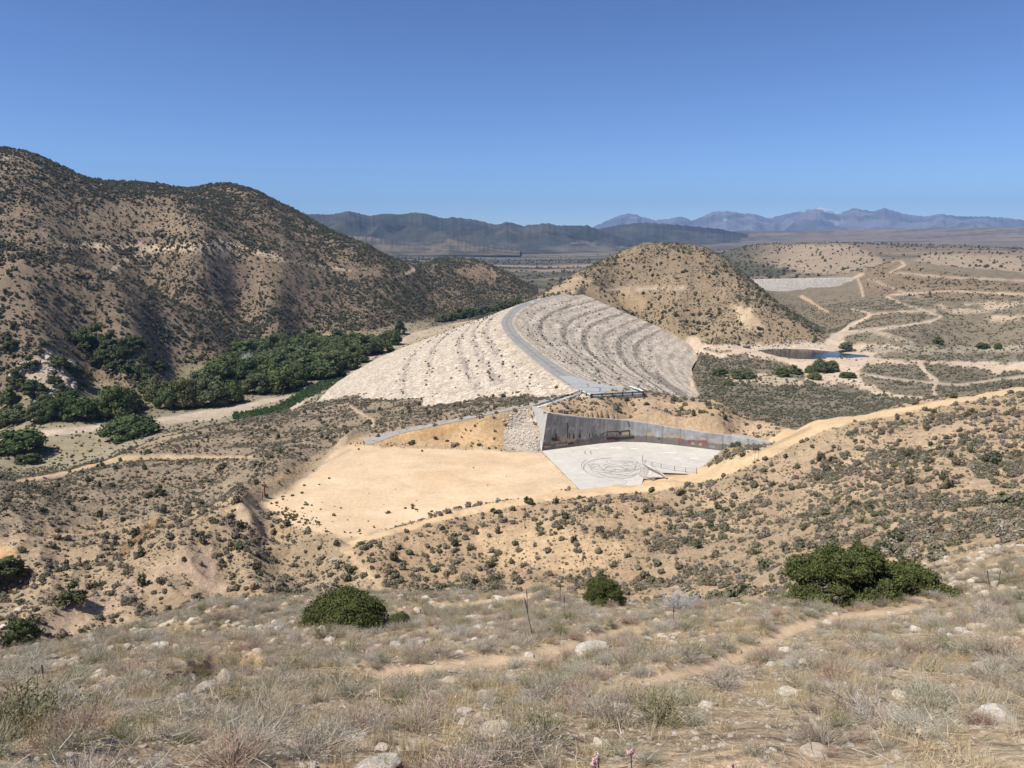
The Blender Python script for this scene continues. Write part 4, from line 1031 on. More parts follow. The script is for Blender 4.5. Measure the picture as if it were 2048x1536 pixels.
# ------------------------------------------------------------------ far hills and mountains
def range_mesh(name, ridge, d0, d1, d2, zfoot, mat, amp, wl, cfun, na=620, nd=90, seed=0):
    p = P2(ridge); us = np.linspace(p[0][0], p[-1][0], na)
    vs = np.interp(us, [q[0] for q in p], [q[1] for q in p])
    k = np.hanning(7); k /= k.sum(); vs = np.convolve(np.r_[np.repeat(vs[0], 3), vs, np.repeat(vs[-1], 3)], k, 'valid')
    vs = vs + 1.7 * noise(us / 9.0, us * 0, seed + 5) + 1.0 * noise(us / 4.0, us * 0, seed + 6)
    a, e = ray(us, vs)
    t = np.r_[np.linspace(0, 1, nd - 14), 1 + np.linspace(0.06, 1, 14)]
    T, Aa = np.meshgrid(t, a)
    dd = np.where(T <= 1, d0 + (d1 - d0) * T, d1 + (d2 - d1) * (T - 1))
    x, y = dd * np.sin(Aa), dd * np.cos(Aa)
    top = (-e * d1)[:, None]
    prof = np.where(T <= 1, T ** 1.25, np.clip(1 - (T - 1), 0, 1))
    z = zfoot + (top - zfoot) * prof
    wob_ = np.sin(np.clip(T, 0, 1) * math.pi) 
    x2 = x + wl * 0.5 * noise(x / wl, y / wl, seed + 1)
    rd = 1 - 2.0 * np.abs(noise(x2 / wl, y / (wl * 1.6), seed + 2)); rd2 = 1 - 2.0 * np.abs(noise(x2 / wl * 2.3, y / wl * 1.7, seed + 3))
    z = z + amp * (top - zfoot) * wob_ * (0.75 * rd + 0.4 * rd2 + 0.25 * noise(x / wl * 6, y / wl * 6, seed + 4) - 0.35) 
    f = np.arange(z.size).reshape(z.shape)
    fc = np.stack([f[:-1, :-1], f[1:, :-1], f[1:, 1:], f[:-1, 1:]], -1).reshape(-1, 4)
    c = cfun(x, y, z, T, rd)
    o = link_obj(name, make_mesh(name, np.stack([x, y, z], -1).reshape(-1, 3), fc, mat, True, c.reshape(-1, 3)))
    o['kind'] = 'structure'; return o
M_FAR = ground_mat('far_hillside', (0.02, 0.006), (0.25, 0.2), 0, attr=True)
M_FARM = ground_mat('far_mountain', (0.004, 0.0012), (0.18, 0.15), 0, attr=True)
def c_dark(x, y, z, T, rd):
    c = np.zeros(z.shape + (3,)) + np.array((0.052, 0.056, 0.045)); m = sst(fbm(x, y, 500, 4, 501), 0.0, 0.5) * 0.7
    c = c * (1 - m[..., None]) + np.array((0.09, 0.085, 0.063)) * m[..., None]
    m = sst(0.35 - T, 0, 0.3) * sst(fbm(x, y, 300, 3, 502), -0.2, 0.3) * 0.8
    c = c * (1 - m[..., None]) + np.array((0.15, 0.125, 0.09)) * m[..., None]
    return c * (0.85 + 0.3 * rd[..., None])
def c_foot(x, y, z, T, rd):
    c = np.zeros(z.shape + (3,)) + np.array((0.15, 0.125, 0.09)); m = sst(fbm(x, y, 220, 4, 511), -0.25, 0.25)
    c = c * (1 - m[..., None]) + np.array((0.075, 0.072, 0.05)) * m[..., None]; return c
def c_mtn(x, y, z, T, rd):
    c = np.zeros(z.shape + (3,)) + np.array((0.135, 0.135, 0.14)); m = sst(rd, 0.2, 0.8) * 0.5
    c = c * (1 - m[..., None]) + np.array((0.25, 0.24, 0.235)) * m[..., None]
    m = sst(fbm(x, y, 900, 4, 521), 0.0, 0.4) * 0.6; c = c * (1 - m[..., None]) + np.array((0.085, 0.085, 0.08)) * m[..., None]
    uu = to_px(x, y, z)[0]
    m = 0.85 * sst(T, 0.86, 0.97) * (1 - sst(np.abs(uu - 1642), 22, 50)) * sst(fbm(x, y, 420, 3, 522), -0.35, 0.1)
    m = np.maximum(m, 0.45 * sst(T, 0.6, 0.64) * (1 - sst(T, 0.68, 0.72)) * (1 - sst(np.abs(uu - 1452), 3, 9)))
    m = np.maximum(m, 0.18 * sst(T, 0.45, 0.55) * (1 - sst(T, 0.75, 0.9)) * (1 - sst(np.abs(uu - 1662), 14, 40)) * sst(fbm(x * 1.6, y * .5, 300, 3, 523), 0.22, 0.4))
    return c * (1 - m[..., None]) + np.array((0.8, 0.82, 0.85)) * m[..., None]
range_mesh('dark_hills', '430 430;591 419;612 428;663 429;697 422;720 427;738 432;769 427;803 429;823 425;851 427;888 437;905 434;953 440;994 450;1011 444;1029 446;1042 452;1070 449;1097 446;1114 451;1176 451;1200 460;1240 474;1290 490;1330 497', 5600, 7600, 9600, -75, M_FAR, 0.36, 800, c_dark, seed=600)
range_mesh('dark_hills', '1040 498;1070 484;1100 474;1140 468;1175 463;1205 456;1240 450;1270 446;1310 446;1350 449;1390 453;1440 458;1490 468;1540 476;1600 482;1660 488', 7200, 9200, 11000, -65, M_FAR, 0.28, 1000, c_dark, seed=640)
range_mesh('foothills', '540 480;640 474;700 472;740 474;770 478;800 484;830 486;862 482;880 476;900 474;925 479;960 488;1000 494;1040 499', 4800, 5500, 6100, -78, M_FAR, 0.25, 420, c_foot, seed=680)
range_mesh('foothills', '1030 500;1060 492;1072 489;1085 492;1130 484;1160 480;1200 486;1250 492;1290 500', 5600, 6300, 7000, -78, M_FAR, 0.25, 420, c_foot, seed=690)
range_mesh('mountains', '1120 490;1160 470;1190 452;1215 441;1240 430;1262 427;1290 435;1310 441;1340 437;1362 433;1384 441;1400 435;1425 424;1454 422;1489 427;1511 428;1536 437;1577 427;1606 421;1640 415;1660 420;1678 427;1708 416;1745 423;1770 416;1795 424;1821 430;1849 433;1881 428;1922 433;1970 433;2017 436;2048 440;2150 446;2300 452;2500 470', 17000, 23000, 27000, 0, M_FARM, 0.34, 1700, c_mtn, na=900, nd=120, seed=720)
# ------------------------------------------------------------------ plants and stones: prototypes
def plant_mat(name, ramp, rough=0.8, transl=0.0):
    m, nt, bs = new_mat(name)
    N, L = nt.nodes, nt.links
    oi = N.new('ShaderNodeObjectInfo'); cr = N.new('ShaderNodeValToRGB')
    while len(cr.color_ramp.elements) < len(ramp): cr.color_ramp.elements.new(0.5)
    for k, c in enumerate(ramp):
        e = cr.color_ramp.elements[k]; e.position = k / max(1, len(ramp) - 1); e.color = (*c, 1)
    L.new(oi.outputs['Random'], cr.inputs[0])
    vc = N.new('ShaderNodeVertexColor'); vc.layer_name = 'Col'
    mx = N.new('ShaderNodeMix'); mx.data_type = 'RGBA'; mx.blend_type = 'MULTIPLY'; mx.inputs[0].default_value = 1
    L.new(cr.outputs[0], mx.inputs[6]); L.new(vc.outputs[0], mx.inputs[7])
    L.new(mx.outputs[2], bs.inputs['Base Color']); bs.inputs['Roughness'].default_value = rough; bs.inputs['Specular IOR Level'].default_value = 0.12
    return m
class Cloud:
    """collects leaf quads, twigs and tubes as arrays"""
    def __init__(s): s.v, s.f, s.c, s.n = [], [], [], 0
    def add(s, v, f, c):
        v = np.asarray(v, float).reshape(-1, 3); s.v.append(v); s.f.append(np.asarray(f).reshape(-1, 4) + s.n); s.c.append(np.broadcast_to(np.asarray(c, float), (len(v), 3))); s.n += len(v)
    def leaves(s, P, Nn, size, g, asp=1.6, col=None):
        n = len(P); r = g.normal(size=(n, 3)); t = np.cross(Nn, r); t /= np.linalg.norm(t, axis=1)[:, None] + 1e-9; b = np.cross(Nn, t)
        sz = (size * g.uniform(.6, 1.35, n))[:, None]; t = t * sz * asp * .5; b = b * sz * .5
        v = np.stack([P - t, P - b, P + t, P + b], 1).reshape(-1, 3)
        c = g.uniform(.7, 1.3, n) if col is None else col
        c = np.repeat(np.stack([c * g.uniform(.95, 1.05, n), c, c * g.uniform(.9, 1.05, n)], 1), 4, 0)
        s.add(v, np.arange(4 * n).reshape(-1, 4), c)
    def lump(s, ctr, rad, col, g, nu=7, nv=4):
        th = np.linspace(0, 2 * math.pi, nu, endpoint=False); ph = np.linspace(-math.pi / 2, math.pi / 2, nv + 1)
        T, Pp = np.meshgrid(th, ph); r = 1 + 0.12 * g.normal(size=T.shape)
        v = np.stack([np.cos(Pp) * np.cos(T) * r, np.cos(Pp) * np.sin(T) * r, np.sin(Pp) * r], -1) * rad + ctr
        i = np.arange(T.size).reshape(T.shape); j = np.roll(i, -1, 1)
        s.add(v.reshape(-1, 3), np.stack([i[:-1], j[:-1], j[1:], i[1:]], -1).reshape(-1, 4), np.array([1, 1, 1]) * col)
    def blades(s, B, T, w, g, bend=0.25, seg=2, col=None):
        """ribbons from B to T, drooping; crossing widths face random ways"""
        n = len(B); d = T - B; L_ = np.linalg.norm(d, axis=1)[:, None]
        sd = np.cross(d, g.normal(size=(n, 3))); sd /= np.linalg.norm(sd, axis=1)[:, None] + 1e-9
        cv = g.normal(size=(n, 3)) * bend * L_; c = g.uniform(.65, 1.35, n) if col is None else col
        c = np.stack([c * g.uniform(.96, 1.04, n), c, c * g.uniform(.92, 1.06, n)], 1)
        rows = []
        for k in range(seg + 1):
            t = k / seg; p = B + d * t + cv * (t * t - t) ; ww = np.reshape(w, (-1, 1)) * (1 - 0.75 * t) * .5
            rows += [p - sd * ww, p + sd * ww]
        v = np.stack(rows, 1); m = 2 * (seg + 1)
        f = np.concatenate([np.stack([np.arange(n) * m + 2 * k + q for q in (0, 1, 3, 2)], 1) for k in range(seg)])
        s.add(v.reshape(-1, 3), f, np.repeat(c, m, 0))
    def tube(s, pts, rad, col, n=6):
        pts = [Vector(p) for p in pts]; rows = []
        for i, p in enumerate(pts):
            t = (pts[min(i + 1, len(pts) - 1)] - pts[max(i - 1, 0)]).normalized(); a = t.orthogonal().normalized(); b = t.cross(a)
            rows.append([tuple(p + (a * math.cos(6.2832 * j / n) + b * math.sin(6.2832 * j / n)) * rad[i]) for j in range(n)])
        v = np.array(rows); i = np.arange(len(pts) * n).reshape(len(pts), n); j = np.roll(i, -1, 1)
        s.add(v, np.stack([i[:-1], j[:-1], j[1:], i[1:]], -1).reshape(-1, 4), np.array([1, 1, 1]) * col)
    def mesh(s, name, mat):
        return make_mesh(name, np.concatenate(s.v), np.concatenate(s.f), mat, False, np.concatenate(s.c))
def unit(g, n):
    v = g.normal(size=(n, 3)); return v / np.linalg.norm(v, axis=1)[:, None]
def bush(name, seed, mat, n, w, h, leaf, lobes=5, core=0.42, flat=0.6):
    g = np.random.default_rng(seed); cl = Cloud()
    for k in range(lobes):
        a = g.uniform(0, 6.28); r = w * .5 * g.uniform(.1, .62) if lobes > 1 else 0
        lr = w * .5 * g.uniform(.36, .6); lz = h * g.uniform(.3, .55)
        ctr = np.array([r * math.cos(a), r * math.sin(a), lz]); rad = np.array([lr, lr, min(lz + .02, h - lz) * g.uniform(.85, 1.15)])
        u = unit(g, n // lobes); P = ctr + u * rad * g.uniform(.72, 1.08, (len(u), 1)); P[:, 2] = np.abs(P[:, 2])
        nn = u * np.array([1, 1, 1.1]) + .75 * g.normal(size=u.shape); nn /= np.linalg.norm(nn, axis=1)[:, None]
        cl.leaves(P, nn, leaf, g)
        if core: cl.lump(ctr * np.array([1, 1, .85]), rad * .78, core, g)  # darker lump added inside each lobe, inner shade put into its colour
    return cl.mesh(name, mat)
def twig_bush(name, seed, mat, n, w, h, tw=.011, leaf=0, fine=2.5):
    g = np.random.default_rng(seed); cl = Cloud()
    a = g.uniform(0, 6.28, n); el = np.arccos(g.uniform(.12, 1, n)); L_ = g.uniform(.55, 1.05, n)
    d = np.stack([np.sin(el) * np.cos(a) * w * .5, np.sin(el) * np.sin(a) * w * .5, np.cos(el) * h], 1) * L_[:, None]
    d[:, 2] = np.maximum(d[:, 2], h * g.uniform(.15, .5, n))
    B = np.stack([np.cos(a), np.sin(a), a * 0], 1) * (w * .10 * g.uniform(0, 1, n))[:, None]
    cl.blades(B, B + d, np.full(n, tw), g, .18, 2, g.uniform(.5, .95, n))
    m = int(n * fine); k = g.integers(0, n, m); t = g.uniform(.4, 1, m)[:, None]
    B2 = B[k] + d[k] * t; d2 = d[k] / np.linalg.norm(d[k], axis=1)[:, None] * .8 + unit(g, m) * .75; d2[:, 2] = np.abs(d2[:, 2]); d2 *= (h * g.uniform(.12, .32, m))[:, None]
    cl.blades(B2, B2 + d2, np.full(m, tw * .75), g, .15, 1, g.uniform(.8, 1.45, m))
    if leaf:
        k = g.integers(0, m, leaf); P = B2[k] + d2[k] * g.uniform(.3, 1.05, leaf)[:, None]; cl.leaves(P, unit(g, leaf), tw * 2.0, g, 2.2)
    return cl.mesh(name, mat)
def grass(name, seed, mat, n, w, h, bw=.006):
    g = np.random.default_rng(seed); cl = Cloud(); a = g.uniform(0, 6.28, n); r = np.sqrt(g.uniform(0, 1, n)) * w * .5
    B = np.stack([r * np.cos(a), r * np.sin(a), 0 * r], 1); b = g.uniform(0, 6.28, n); tl = np.abs(g.normal(0, .38, n))
    T = B + np.stack([np.sin(tl) * np.cos(b), np.sin(tl) * np.sin(b), np.cos(tl)], 1) * (h * g.uniform(.4, 1.1, n))[:, None]
    cl.blades(B, T, np.full(n, bw), g, .3, 3)
    k = g.integers(0, n, n // 4); cl.leaves(T[k], unit(g, len(k)), bw * 1.4, g, 4)
    return cl.mesh(name, mat)
def rock(name, seed, mat, sq=(1, 1, .7), sub=3):
    import bmesh
    g = np.random.default_rng(seed); bm = bmesh.new(); bmesh.ops.create_icosphere(bm, subdivisions=sub, radius=1)
    v = np.array([p.co[:] for p in bm.verts])
    for k in range(11):
        nrm_ = unit(g, 1)[0]; d = g.uniform(.55, .88); s = v @ nrm_; v = v - np.maximum(s - d, 0)[:, None] * nrm_ * .92
    v = v * (1 + .05 * noise(v[:, 0] * 3 + seed, v[:, 1] * 3 + v[:, 2] * 2.3, seed) + .035 * noise(v[:, 0] * 8 + seed, v[:, 1] * 8 + v[:, 2] * 6, seed + 1))[:, None] * np.array(sq)
    v[:, 2] = np.maximum(v[:, 2], -.35 * sq[2])
    for p, q in zip(bm.verts, v): p.co = q
    me = bpy.data.meshes.new(name); bm.to_mesh(me); bm.free(); me.materials.append(mat); return me
M_SAGE = plant_mat('sagebrush_leaves', [(.22, .19, .145), (.28, .24, .195), (.24, .215, .14), (.33, .285, .23), (.18, .17, .105), (.275, .22, .165), (.165, .17, .095), (.21, .175, .15)])
M_CHAP = plant_mat('chaparral_leaves', [(.12, .13, .08), (.17, .16, .105), (.10, .12, .065), (.22, .19, .13), (.135, .14, .085), (.19, .17, .125)])
M_SCRUB = plant_mat('scrub_leaves', [(.19, .185, .13), (.27, .255, .20), (.15, .16, .09), (.23, .205, .15), (.17, .17, .105)])
M_TWIG = plant_mat('dry_twigs', [(.40, .355, .30), (.33, .28, .225), (.33, .315, .22), (.47, .435, .385), (.36, .24, .18), (.40, .335, .26), (.30, .29, .19), (.43, .38, .33)])
M_TWIGG = plant_mat('olive_twigs', [(.22, .20, .115), (.17, .175, .085), (.27, .235, .15)])
M_GRASS = plant_mat('straw_grass', [(.56, .46, .28), (.50, .40, .24), (.52, .44, .30), (.46, .40, .25), (.58, .47, .27), (.44, .32, .20)])
M_ROCK, nt, bs = new_mat('weathered_stone'); N, L = nt.nodes, nt.links
oi = N.new('ShaderNodeObjectInfo'); cr = N.new('ShaderNodeValToRGB'); cr.color_ramp.elements[0].color = (.50, .41, .30, 1); cr.color_ramp.elements[1].color = (.68, .61, .51, 1)
e = cr.color_ramp.elements.new(.45); e.color = (.60, .51, .39, 1); e = cr.color_ramp.elements.new(.7); e.color = (.55, .50, .43, 1)
L.new(oi.outputs['Random'], cr.inputs[0]); tc = N.new('ShaderNodeTexCoord'); n = N.new('ShaderNodeTexNoise'); n.inputs['Scale'].default_value = 4.5; n.inputs['Detail'].default_value = 7; n.inputs['Roughness'].default_value = .7
L.new(tc.outputs['Object'], n.inputs['Vector']); r = N.new('ShaderNodeMapRange'); r.inputs[1].default_value = .3; r.inputs[2].default_value = .7; r.inputs[3].default_value = .6; r.inputs[4].default_value = 1.25
L.new(n.outputs[0], r.inputs[0]); v = N.new('ShaderNodeVectorMath'); v.operation = 'SCALE'; L.new(cr.outputs[0], v.inputs[0]); L.new(r.outputs[0], v.inputs['Scale']); L.new(v.outputs[0], bs.inputs['Base Color'])
b = N.new('ShaderNodeBump'); b.inputs['Strength'].default_value = .6; b.inputs['Distance'].default_value = .08; L.new(n.outputs[0], b.inputs['Height']); L.new(b.outputs[0], bs.inputs['Normal']); bs.inputs['Roughness'].default_value = .9; bs.inputs['Specular IOR Level'].default_value = .2

P_SAGE = [bush('sagebrush', 10 + k, M_SAGE, 210, 1.0, [.52, .6, .45, .65, .5, .56][k], .105, 4 + k % 3, .72) for k in range(6)]
P_CHAP = [bush('chaparral_bush', 30 + k, M_CHAP, 130, 1.0, [.62, .75, .55, .7, .85][k], .15, 3 + k % 3, .5) for k in range(5)]
P_SCRUB = [bush('low_scrub', 50 + k, M_SCRUB, 80, 1.0, [.5, .42, .6, .48][k], .15, 3, .5) for k in range(4)]
P_TWIG = [twig_bush('dry_shrub', 70 + k, M_TWIG, 170 + 15 * k, 1.0, [.5, .6, .42, .68, .55, .48][k], .0085, 260 * (k % 2), 3.4) for k in range(6)]
P_OLIVE = [twig_bush('olive_shrub', 80 + k, M_TWIGG, 150, 1.0, .6 + .1 * k, .009, 600, 3.0) for k in range(2)]
P_GRASS = [grass('grass_tuft', 90 + k, M_GRASS, 60 + 8 * k, .42, [.3, .36, .26, .4][k], .0065) for k in range(4)]
P_ROCK = [rock('rock', 110 + k, M_ROCK, [(1, .8, .6), (1, 1, .75), (1.2, .7, .5), (.8, .8, .8), (1, .7, .45), (1.1, .9, .6)][k]) for k in range(6)]
P_ROCKL = [rock('stone', 120 + k, M_ROCK, [(1, .8, .6), (1, 1, .75), (1.2, .7, .5)][k], 1) for k in range(3)]

# ------------------------------------------------------------------ scattering
DA = np.gradient(AZ)[None, :]; DL = np.gradient(LD)[:, None]
hidden = E - np.vstack([np.full((1, nA), 9e9), emin[:-1]])
seen = (hidden < 0.004) & (np.abs(GA) < R(43))
in_frame = (U > -30) & (U < 2078) & (V > 0) & (V < 1580)
seen_hi = seen & in_frame
def scatter(dens, dmin, dmax, seed, extra=None):
    g = np.random.default_rng(seed)
    w = dens * D * D * DA * DL * seen * (D >= dmin) * (D < dmax)
    if extra is not None: w = w * extra
    w = w[:-1, :-1].ravel(); n = g.poisson(w.sum()); cs = np.cumsum(w); k = np.searchsorted(cs, g.uniform(0, cs[-1], n)); j, i = np.divmod(k, nA - 1)
    a = AZ[i] + g.uniform(0, 1, n) * (AZ[i + 1] - AZ[i]); l = LD[j] + g.uniform(0, 1, n) * (LD[j + 1] - LD[j])
    x, y = np.exp(l) * np.sin(a), np.exp(l) * np.cos(a)
    return np.stack([x, y, ground(x, y)], 1), g
def thin(P, rad, g):
    """drop points closer than rad (per point) to an earlier one, on a hash grid"""
    cell = float(np.max(rad)); grid = {}; keep = []
    for i, (x, y) in enumerate(P[:, :2]):
        c = (int(x // cell), int(y // cell)); ok = True
        for dx in (-1, 0, 1):
            for dy in (-1, 0, 1):
                for q in grid.get((c[0] + dx, c[1] + dy), ()):
                    if (P[q, 0] - x) ** 2 + (P[q, 1] - y) ** 2 < (rad[i]) ** 2: ok = False; break
                if not ok: break
            if not ok: break
        if ok: grid.setdefault(c, []).append(i); keep.append(i)
    return np.array(keep)
def gn_scatter(name, P, S, protos, seed, kind='stuff', tilt=.12):
    """one stuff object: its points carry instances of the prototypes"""
    g = np.random.default_rng(seed); n = len(P)
    me = bpy.data.meshes.new(name); me.vertices.add(n); me.vertices.foreach_set('co', P.astype(np.float32).ravel())
    for nm, arr in (('scl', S), ('rot', np.stack([g.normal(0, tilt, n), g.normal(0, tilt, n), g.uniform(0, 6.28, n)], 1))):
        at = me.attributes.new(nm, 'FLOAT_VECTOR', 'POINT'); at.data.foreach_set('vector', arr.astype(np.float32).ravel())
    at = me.attributes.new('pick', 'INT', 'POINT'); at.data.foreach_set('value', g.integers(0, len(protos), n).astype(np.int32))
    o = link_obj(name, me); o['kind'] = kind
    cc = bpy.data.collections.new(name + '_forms')
    for k, p in enumerate(protos): cc.objects.link(bpy.data.objects.new('%s_form_%02d' % (name, k), p))
    ng = bpy.data.node_groups.new(name, 'GeometryNodeTree')
    ng.interface.new_socket('Geometry', in_out='INPUT', socket_type='NodeSocketGeometry'); ng.interface.new_socket('Geometry', in_out='OUTPUT', socket_type='NodeSocketGeometry')
    N, L = ng.nodes, ng.links
    gi_, go = N.new('NodeGroupInput'), N.new('NodeGroupOutput'); ip = N.new('GeometryNodeInstanceOnPoints'); ci = N.new('GeometryNodeCollectionInfo')
    ci.inputs['Collection'].default_value = cc; ci.inputs['Separate Children'].default_value = True; ci.inputs['Reset Children'].default_value = True
    def na(nm, t):
        q = N.new('GeometryNodeInputNamedAttribute'); q.data_type = t; q.inputs['Name'].default_value = nm; return q.outputs['Attribute']
    e2r = N.new('FunctionNodeEulerToRotation')
    L.new(gi_.outputs[0], ip.inputs['Points']); L.new(ci.outputs[0], ip.inputs['Instance']); ip.inputs['Pick Instance'].default_value = True
    L.new(na('pick', 'INT'), ip.inputs['Instance Index']); L.new(na('rot', 'FLOAT_VECTOR'), e2r.inputs[0]); L.new(e2r.outputs[0], ip.inputs['Rotation']); L.new(na('scl', 'FLOAT_VECTOR'), ip.inputs['Scale'])
    L.new(ip.outputs[0], go.inputs[0])
    md = o.modifiers.new('scatter', 'NODES'); md.node_group = ng
    return o
def individuals(name, P, S, protos, g, labels, cat, group, tilt=.1):
    """separate objects that share prototype meshes"""
    for p, s in zip(P, S):
        o = bpy.data.objects.new(name, protos[int(g.integers(len(protos)))]); COL.objects.link(o)
        o.location = p; o.scale = s; o.rotation_euler = (g.normal(0, tilt), g.normal(0, tilt), g.uniform(0, 6.28))
        u, v = to_px(p[0], p[1], p[2])
        tag(o, labels(p, float(u), float(v)), cat, group(p, float(u), float(v)))
def both(name, P, S, protos, seed, labels, cat, group, n=300, stuff=None, sink=0.03):
    P = P.copy(); P[:, 2] -= S[:, 2] * sink
    d = np.hypot(P[:, 0], P[:, 1]); u, v = to_px(P[:, 0], P[:, 1], P[:, 2]); g = np.random.default_rng(seed + 1)
    size = S[:, 0] / d * ((u > 0) & (u < 2048) & (v > 0) & (v < 1536))
    o = np.argsort(-size)[:n]; o = o[size[o] > 0]
    individuals(name, P[o], S[o], protos, g, labels, cat, group)
    r = np.setdiff1d(np.arange(len(P)), o)
    if len(r): gn_scatter(stuff or name, P[r], S[r], protos, seed)
def sz(g, n, lo, hi, p=1.6, hv=.25):
    w = lo + (hi - lo) * g.uniform(0, 1, n) ** p; h = w * g.uniform(1 - hv, 1 + hv, n); return np.stack([w, w * g.uniform(.85, 1.15, n), h], 1)

# special spots are kept free
KEEP = [(1725, 1200, 3.2), (1207, 1206, 1.4), (700, 1240, 2.2), (1180, 1300, .5)]
# sagebrush over terrace, banks and the right hill
clump = .25 + 1.6 * sst(fbm(X, Y, 16, 4, 701), -.28, .32)
P, g = scatter(dSage * clump, 55, 460, 11); S = sz(g, len(P), .5, 2.2, 2.2); S *= np.where((np.arctan2(P[:, 0], P[:, 1]) < R(-6)) & (np.hypot(P[:, 0], P[:, 1]) > 190), .62, 1)[:, None]
k = thin(P, S[:, 0] * .42, g); P, S = P[k], S[k]
def lab_s(p, u, v):
    if p[1] > 220 and u > 1070 and v < 900: return 'small dark bush on the tan mound above the graffitied spillway wall'
    if u < 720 and v < 1000: return 'low grey-brown sagebrush on the broad terrace left of the sand lot'
    if u < 720: return 'grey-green sagebrush on the tan gullied slope left of the dirt gully trail'
    if u < 1290 and v < 1200: return 'dark sagebrush scattered on the tan bank below the sand lot'
    return 'grey-brown sagebrush dotted over the tan hillside right of the juniper hollow'
def grp_s(p, u, v): return {'sma': 'bushes on the spillway mound', 'low': 'sagebrush on the left terrace', 'gre': 'sagebrush on the gullied slope', 'dar': 'sagebrush on the bank below the lot'}.get(lab_s(p, u, v)[:3] if 'dotted' not in lab_s(p, u, v) else 'x', 'sagebrush on the right hillside')
both('sagebrush', P, S, P_SAGE, 21, lab_s, 'shrub', grp_s, 300, 'sagebrush_cover')
print('sage', len(P))
# small dry tufts and low grey brush between the bushes
P_DRY = [bush('dry_tuft', 140 + k, plant_mat('dry_tuft_leaves', [(.33, .27, .195), (.27, .225, .16), (.38, .32, .23), (.24, .215, .14)]), 60, 1.0, [.5, .42, .6][k], .16, 3, .8) for k in range(3)]
P, g = scatter(np.where(dSage > .08, 1.1, 0) * (.3 + 1.3 * sst(fbm(X, Y, 11, 3, 711), -.3, .3)), 52, 235, 43); S = sz(g, len(P), .16, .62, 1.8)
gn_scatter('dry_tufts', P, S, P_DRY, 44); print('tufts', len(P))
P, g = scatter(np.where((dChap > .015) & (U < 1700), .10, 0) * (1 + .6 * (U > 1060)) * (.35 + 1.2 * sst(fbm(X, Y, 40, 3, 712), -.3, .3)), 480, 1450, 45); S = sz(g, len(P), .7, 2.2, 1.8)
gn_scatter('grey_hill_brush', P, S, P_SAGE, 46); print('hill brush', len(P))
# bigger dark bushes on the same slopes
P, g = scatter(np.where(dSage > .05, .012, 0) * np.ones_like(Z), 70, 320, 12); S = sz(g, len(P), 1.3, 2.6, 1.5)
def lab_c(p, u, v): return 'dark green bush among the grey sagebrush on the slopes around the sand lot'
both('dark_bush', P, S, P_CHAP, 22, lab_c, 'shrub', lambda p, u, v: 'dark bushes on the near slopes', 220, 'dark_bush_cover')
print('dark', len(P))
# chaparral of the hills
P, g = scatter(dChap, 460, 5300, 13); d = np.hypot(P[:, 0], P[:, 1]); S = sz(g, len(P), 1.1, 4.6, 2.6) * np.where(d > 1500, 2.2, 1)[:, None]
def lab_h(p, u, v):
    if u > 1070: return 'dark chaparral bush dotted on the domed hill beyond the dam'
    return 'dark chaparral bush dotted on the brown canyon slopes at the left'
both('chaparral_bush', P, S, P_CHAP, 23, lab_h, 'shrub', lambda p, u, v: 'chaparral on the domed hill' if u > 1070 else 'chaparral on the left canyon slopes', 300, 'chaparral_cover')
print('chap', len(P))
# low scrub of the basin
P, g = scatter(dLow * (.4 + 1.2 * sst(fbm(X, Y, 14, 3, 702), -.3, .3)), 330, 1350, 14); S = sz(g, len(P), .8, 2.6, 2.2)
gn_scatter('low_scrub', P, S, P_SCRUB, 24); print('low', len(P))
P, g = scatter(m_ditch * .55, 330, 900, 41); S = sz(g, len(P), .9, 2.4, 1.6); S[:, 2] *= 1.3
gn_scatter('reeds', P, S, [bush('reed_clump', 65 + k, plant_mat('reed_leaves', [(.07, .13, .045), (.10, .155, .06)]), 90, 1, .7, .14, 3, .7) for k in range(3)], 42)
# dam: small shrubs along the lifts of the rock facing
g = np.random.default_rng(15); n = 4200
si, oi_ = g.integers(2, len(crest) - 30, n), np.where(g.uniform(size=n) < .66, -g.uniform(8, 104, n), g.uniform(8, 66, n))
rowd = np.min(np.abs(np.abs(oi_)[:, None] - np.where(oi_[:, None] > 0, np.array([13, 21, 29, 46, 60, 0, 0]), np.array([15, 22, 38, 52, 66, 78, 90]))), 1)
keep = (g.uniform(size=n) < np.where(rowd < 2.2, .8, .34)) & ((oi_ < 0) | (rowd < 2.5) | (g.uniform(size=n) < .3)); si, oi_ = si[keep], oi_[keep]
P = np.stack([crest[si, 0] + nrm[si, 0] * oi_, crest[si, 1] + nrm[si, 1] * oi_, -50 - (np.abs(oi_) - 5) / 2.62], 1)
ok = ground(P[:, 0], P[:, 1]) < P[:, 2] + .5; P = P[ok]; S = sz(np.random.default_rng(16), len(P), .5, 1.9, 2.0)
both('dam_shrub', P, S, P_SAGE, 25, lambda p, u, v: 'small grey shrub rooted in the rock facing of the dam', 'shrub', lambda p, u, v: 'shrubs on the dam face', 300, 'dam_shrub_cover')
# small weeds on the lot
wd = (1 - sst(sd_lot, -1, 0)) * (.004 + .5 * sst(poly_sd(U, V, P2('520 1000;640 1040;670 1085;640 1078;560 1052;520 1035')) * -1, -6, 4) + .03 * (1 - sst(poly_sd(U, V, P2('500 1000;620 980;700 1040;900 1010;860 1060;700 1095;560 1060')), -5, 20)))
P, g = scatter(wd * 1.6, 140, 240, 17); S = sz(g, len(P), .35, 1.3, 1.8)
both('lot_weed', P, S, [bush('lot_weed', 60 + k, plant_mat('weed_leaves', [(.16, .15, .06), (.20, .17, .08), (.22, .14, .07)]), 90, 1, .45, .14, 3, .6) for k in range(3)], 26, lambda p, u, v: 'small olive weed growing on the pale sand of the big flat lot', 'weed', lambda p, u, v: 'weeds on the sand lot', 250, 'lot_weed_cover')
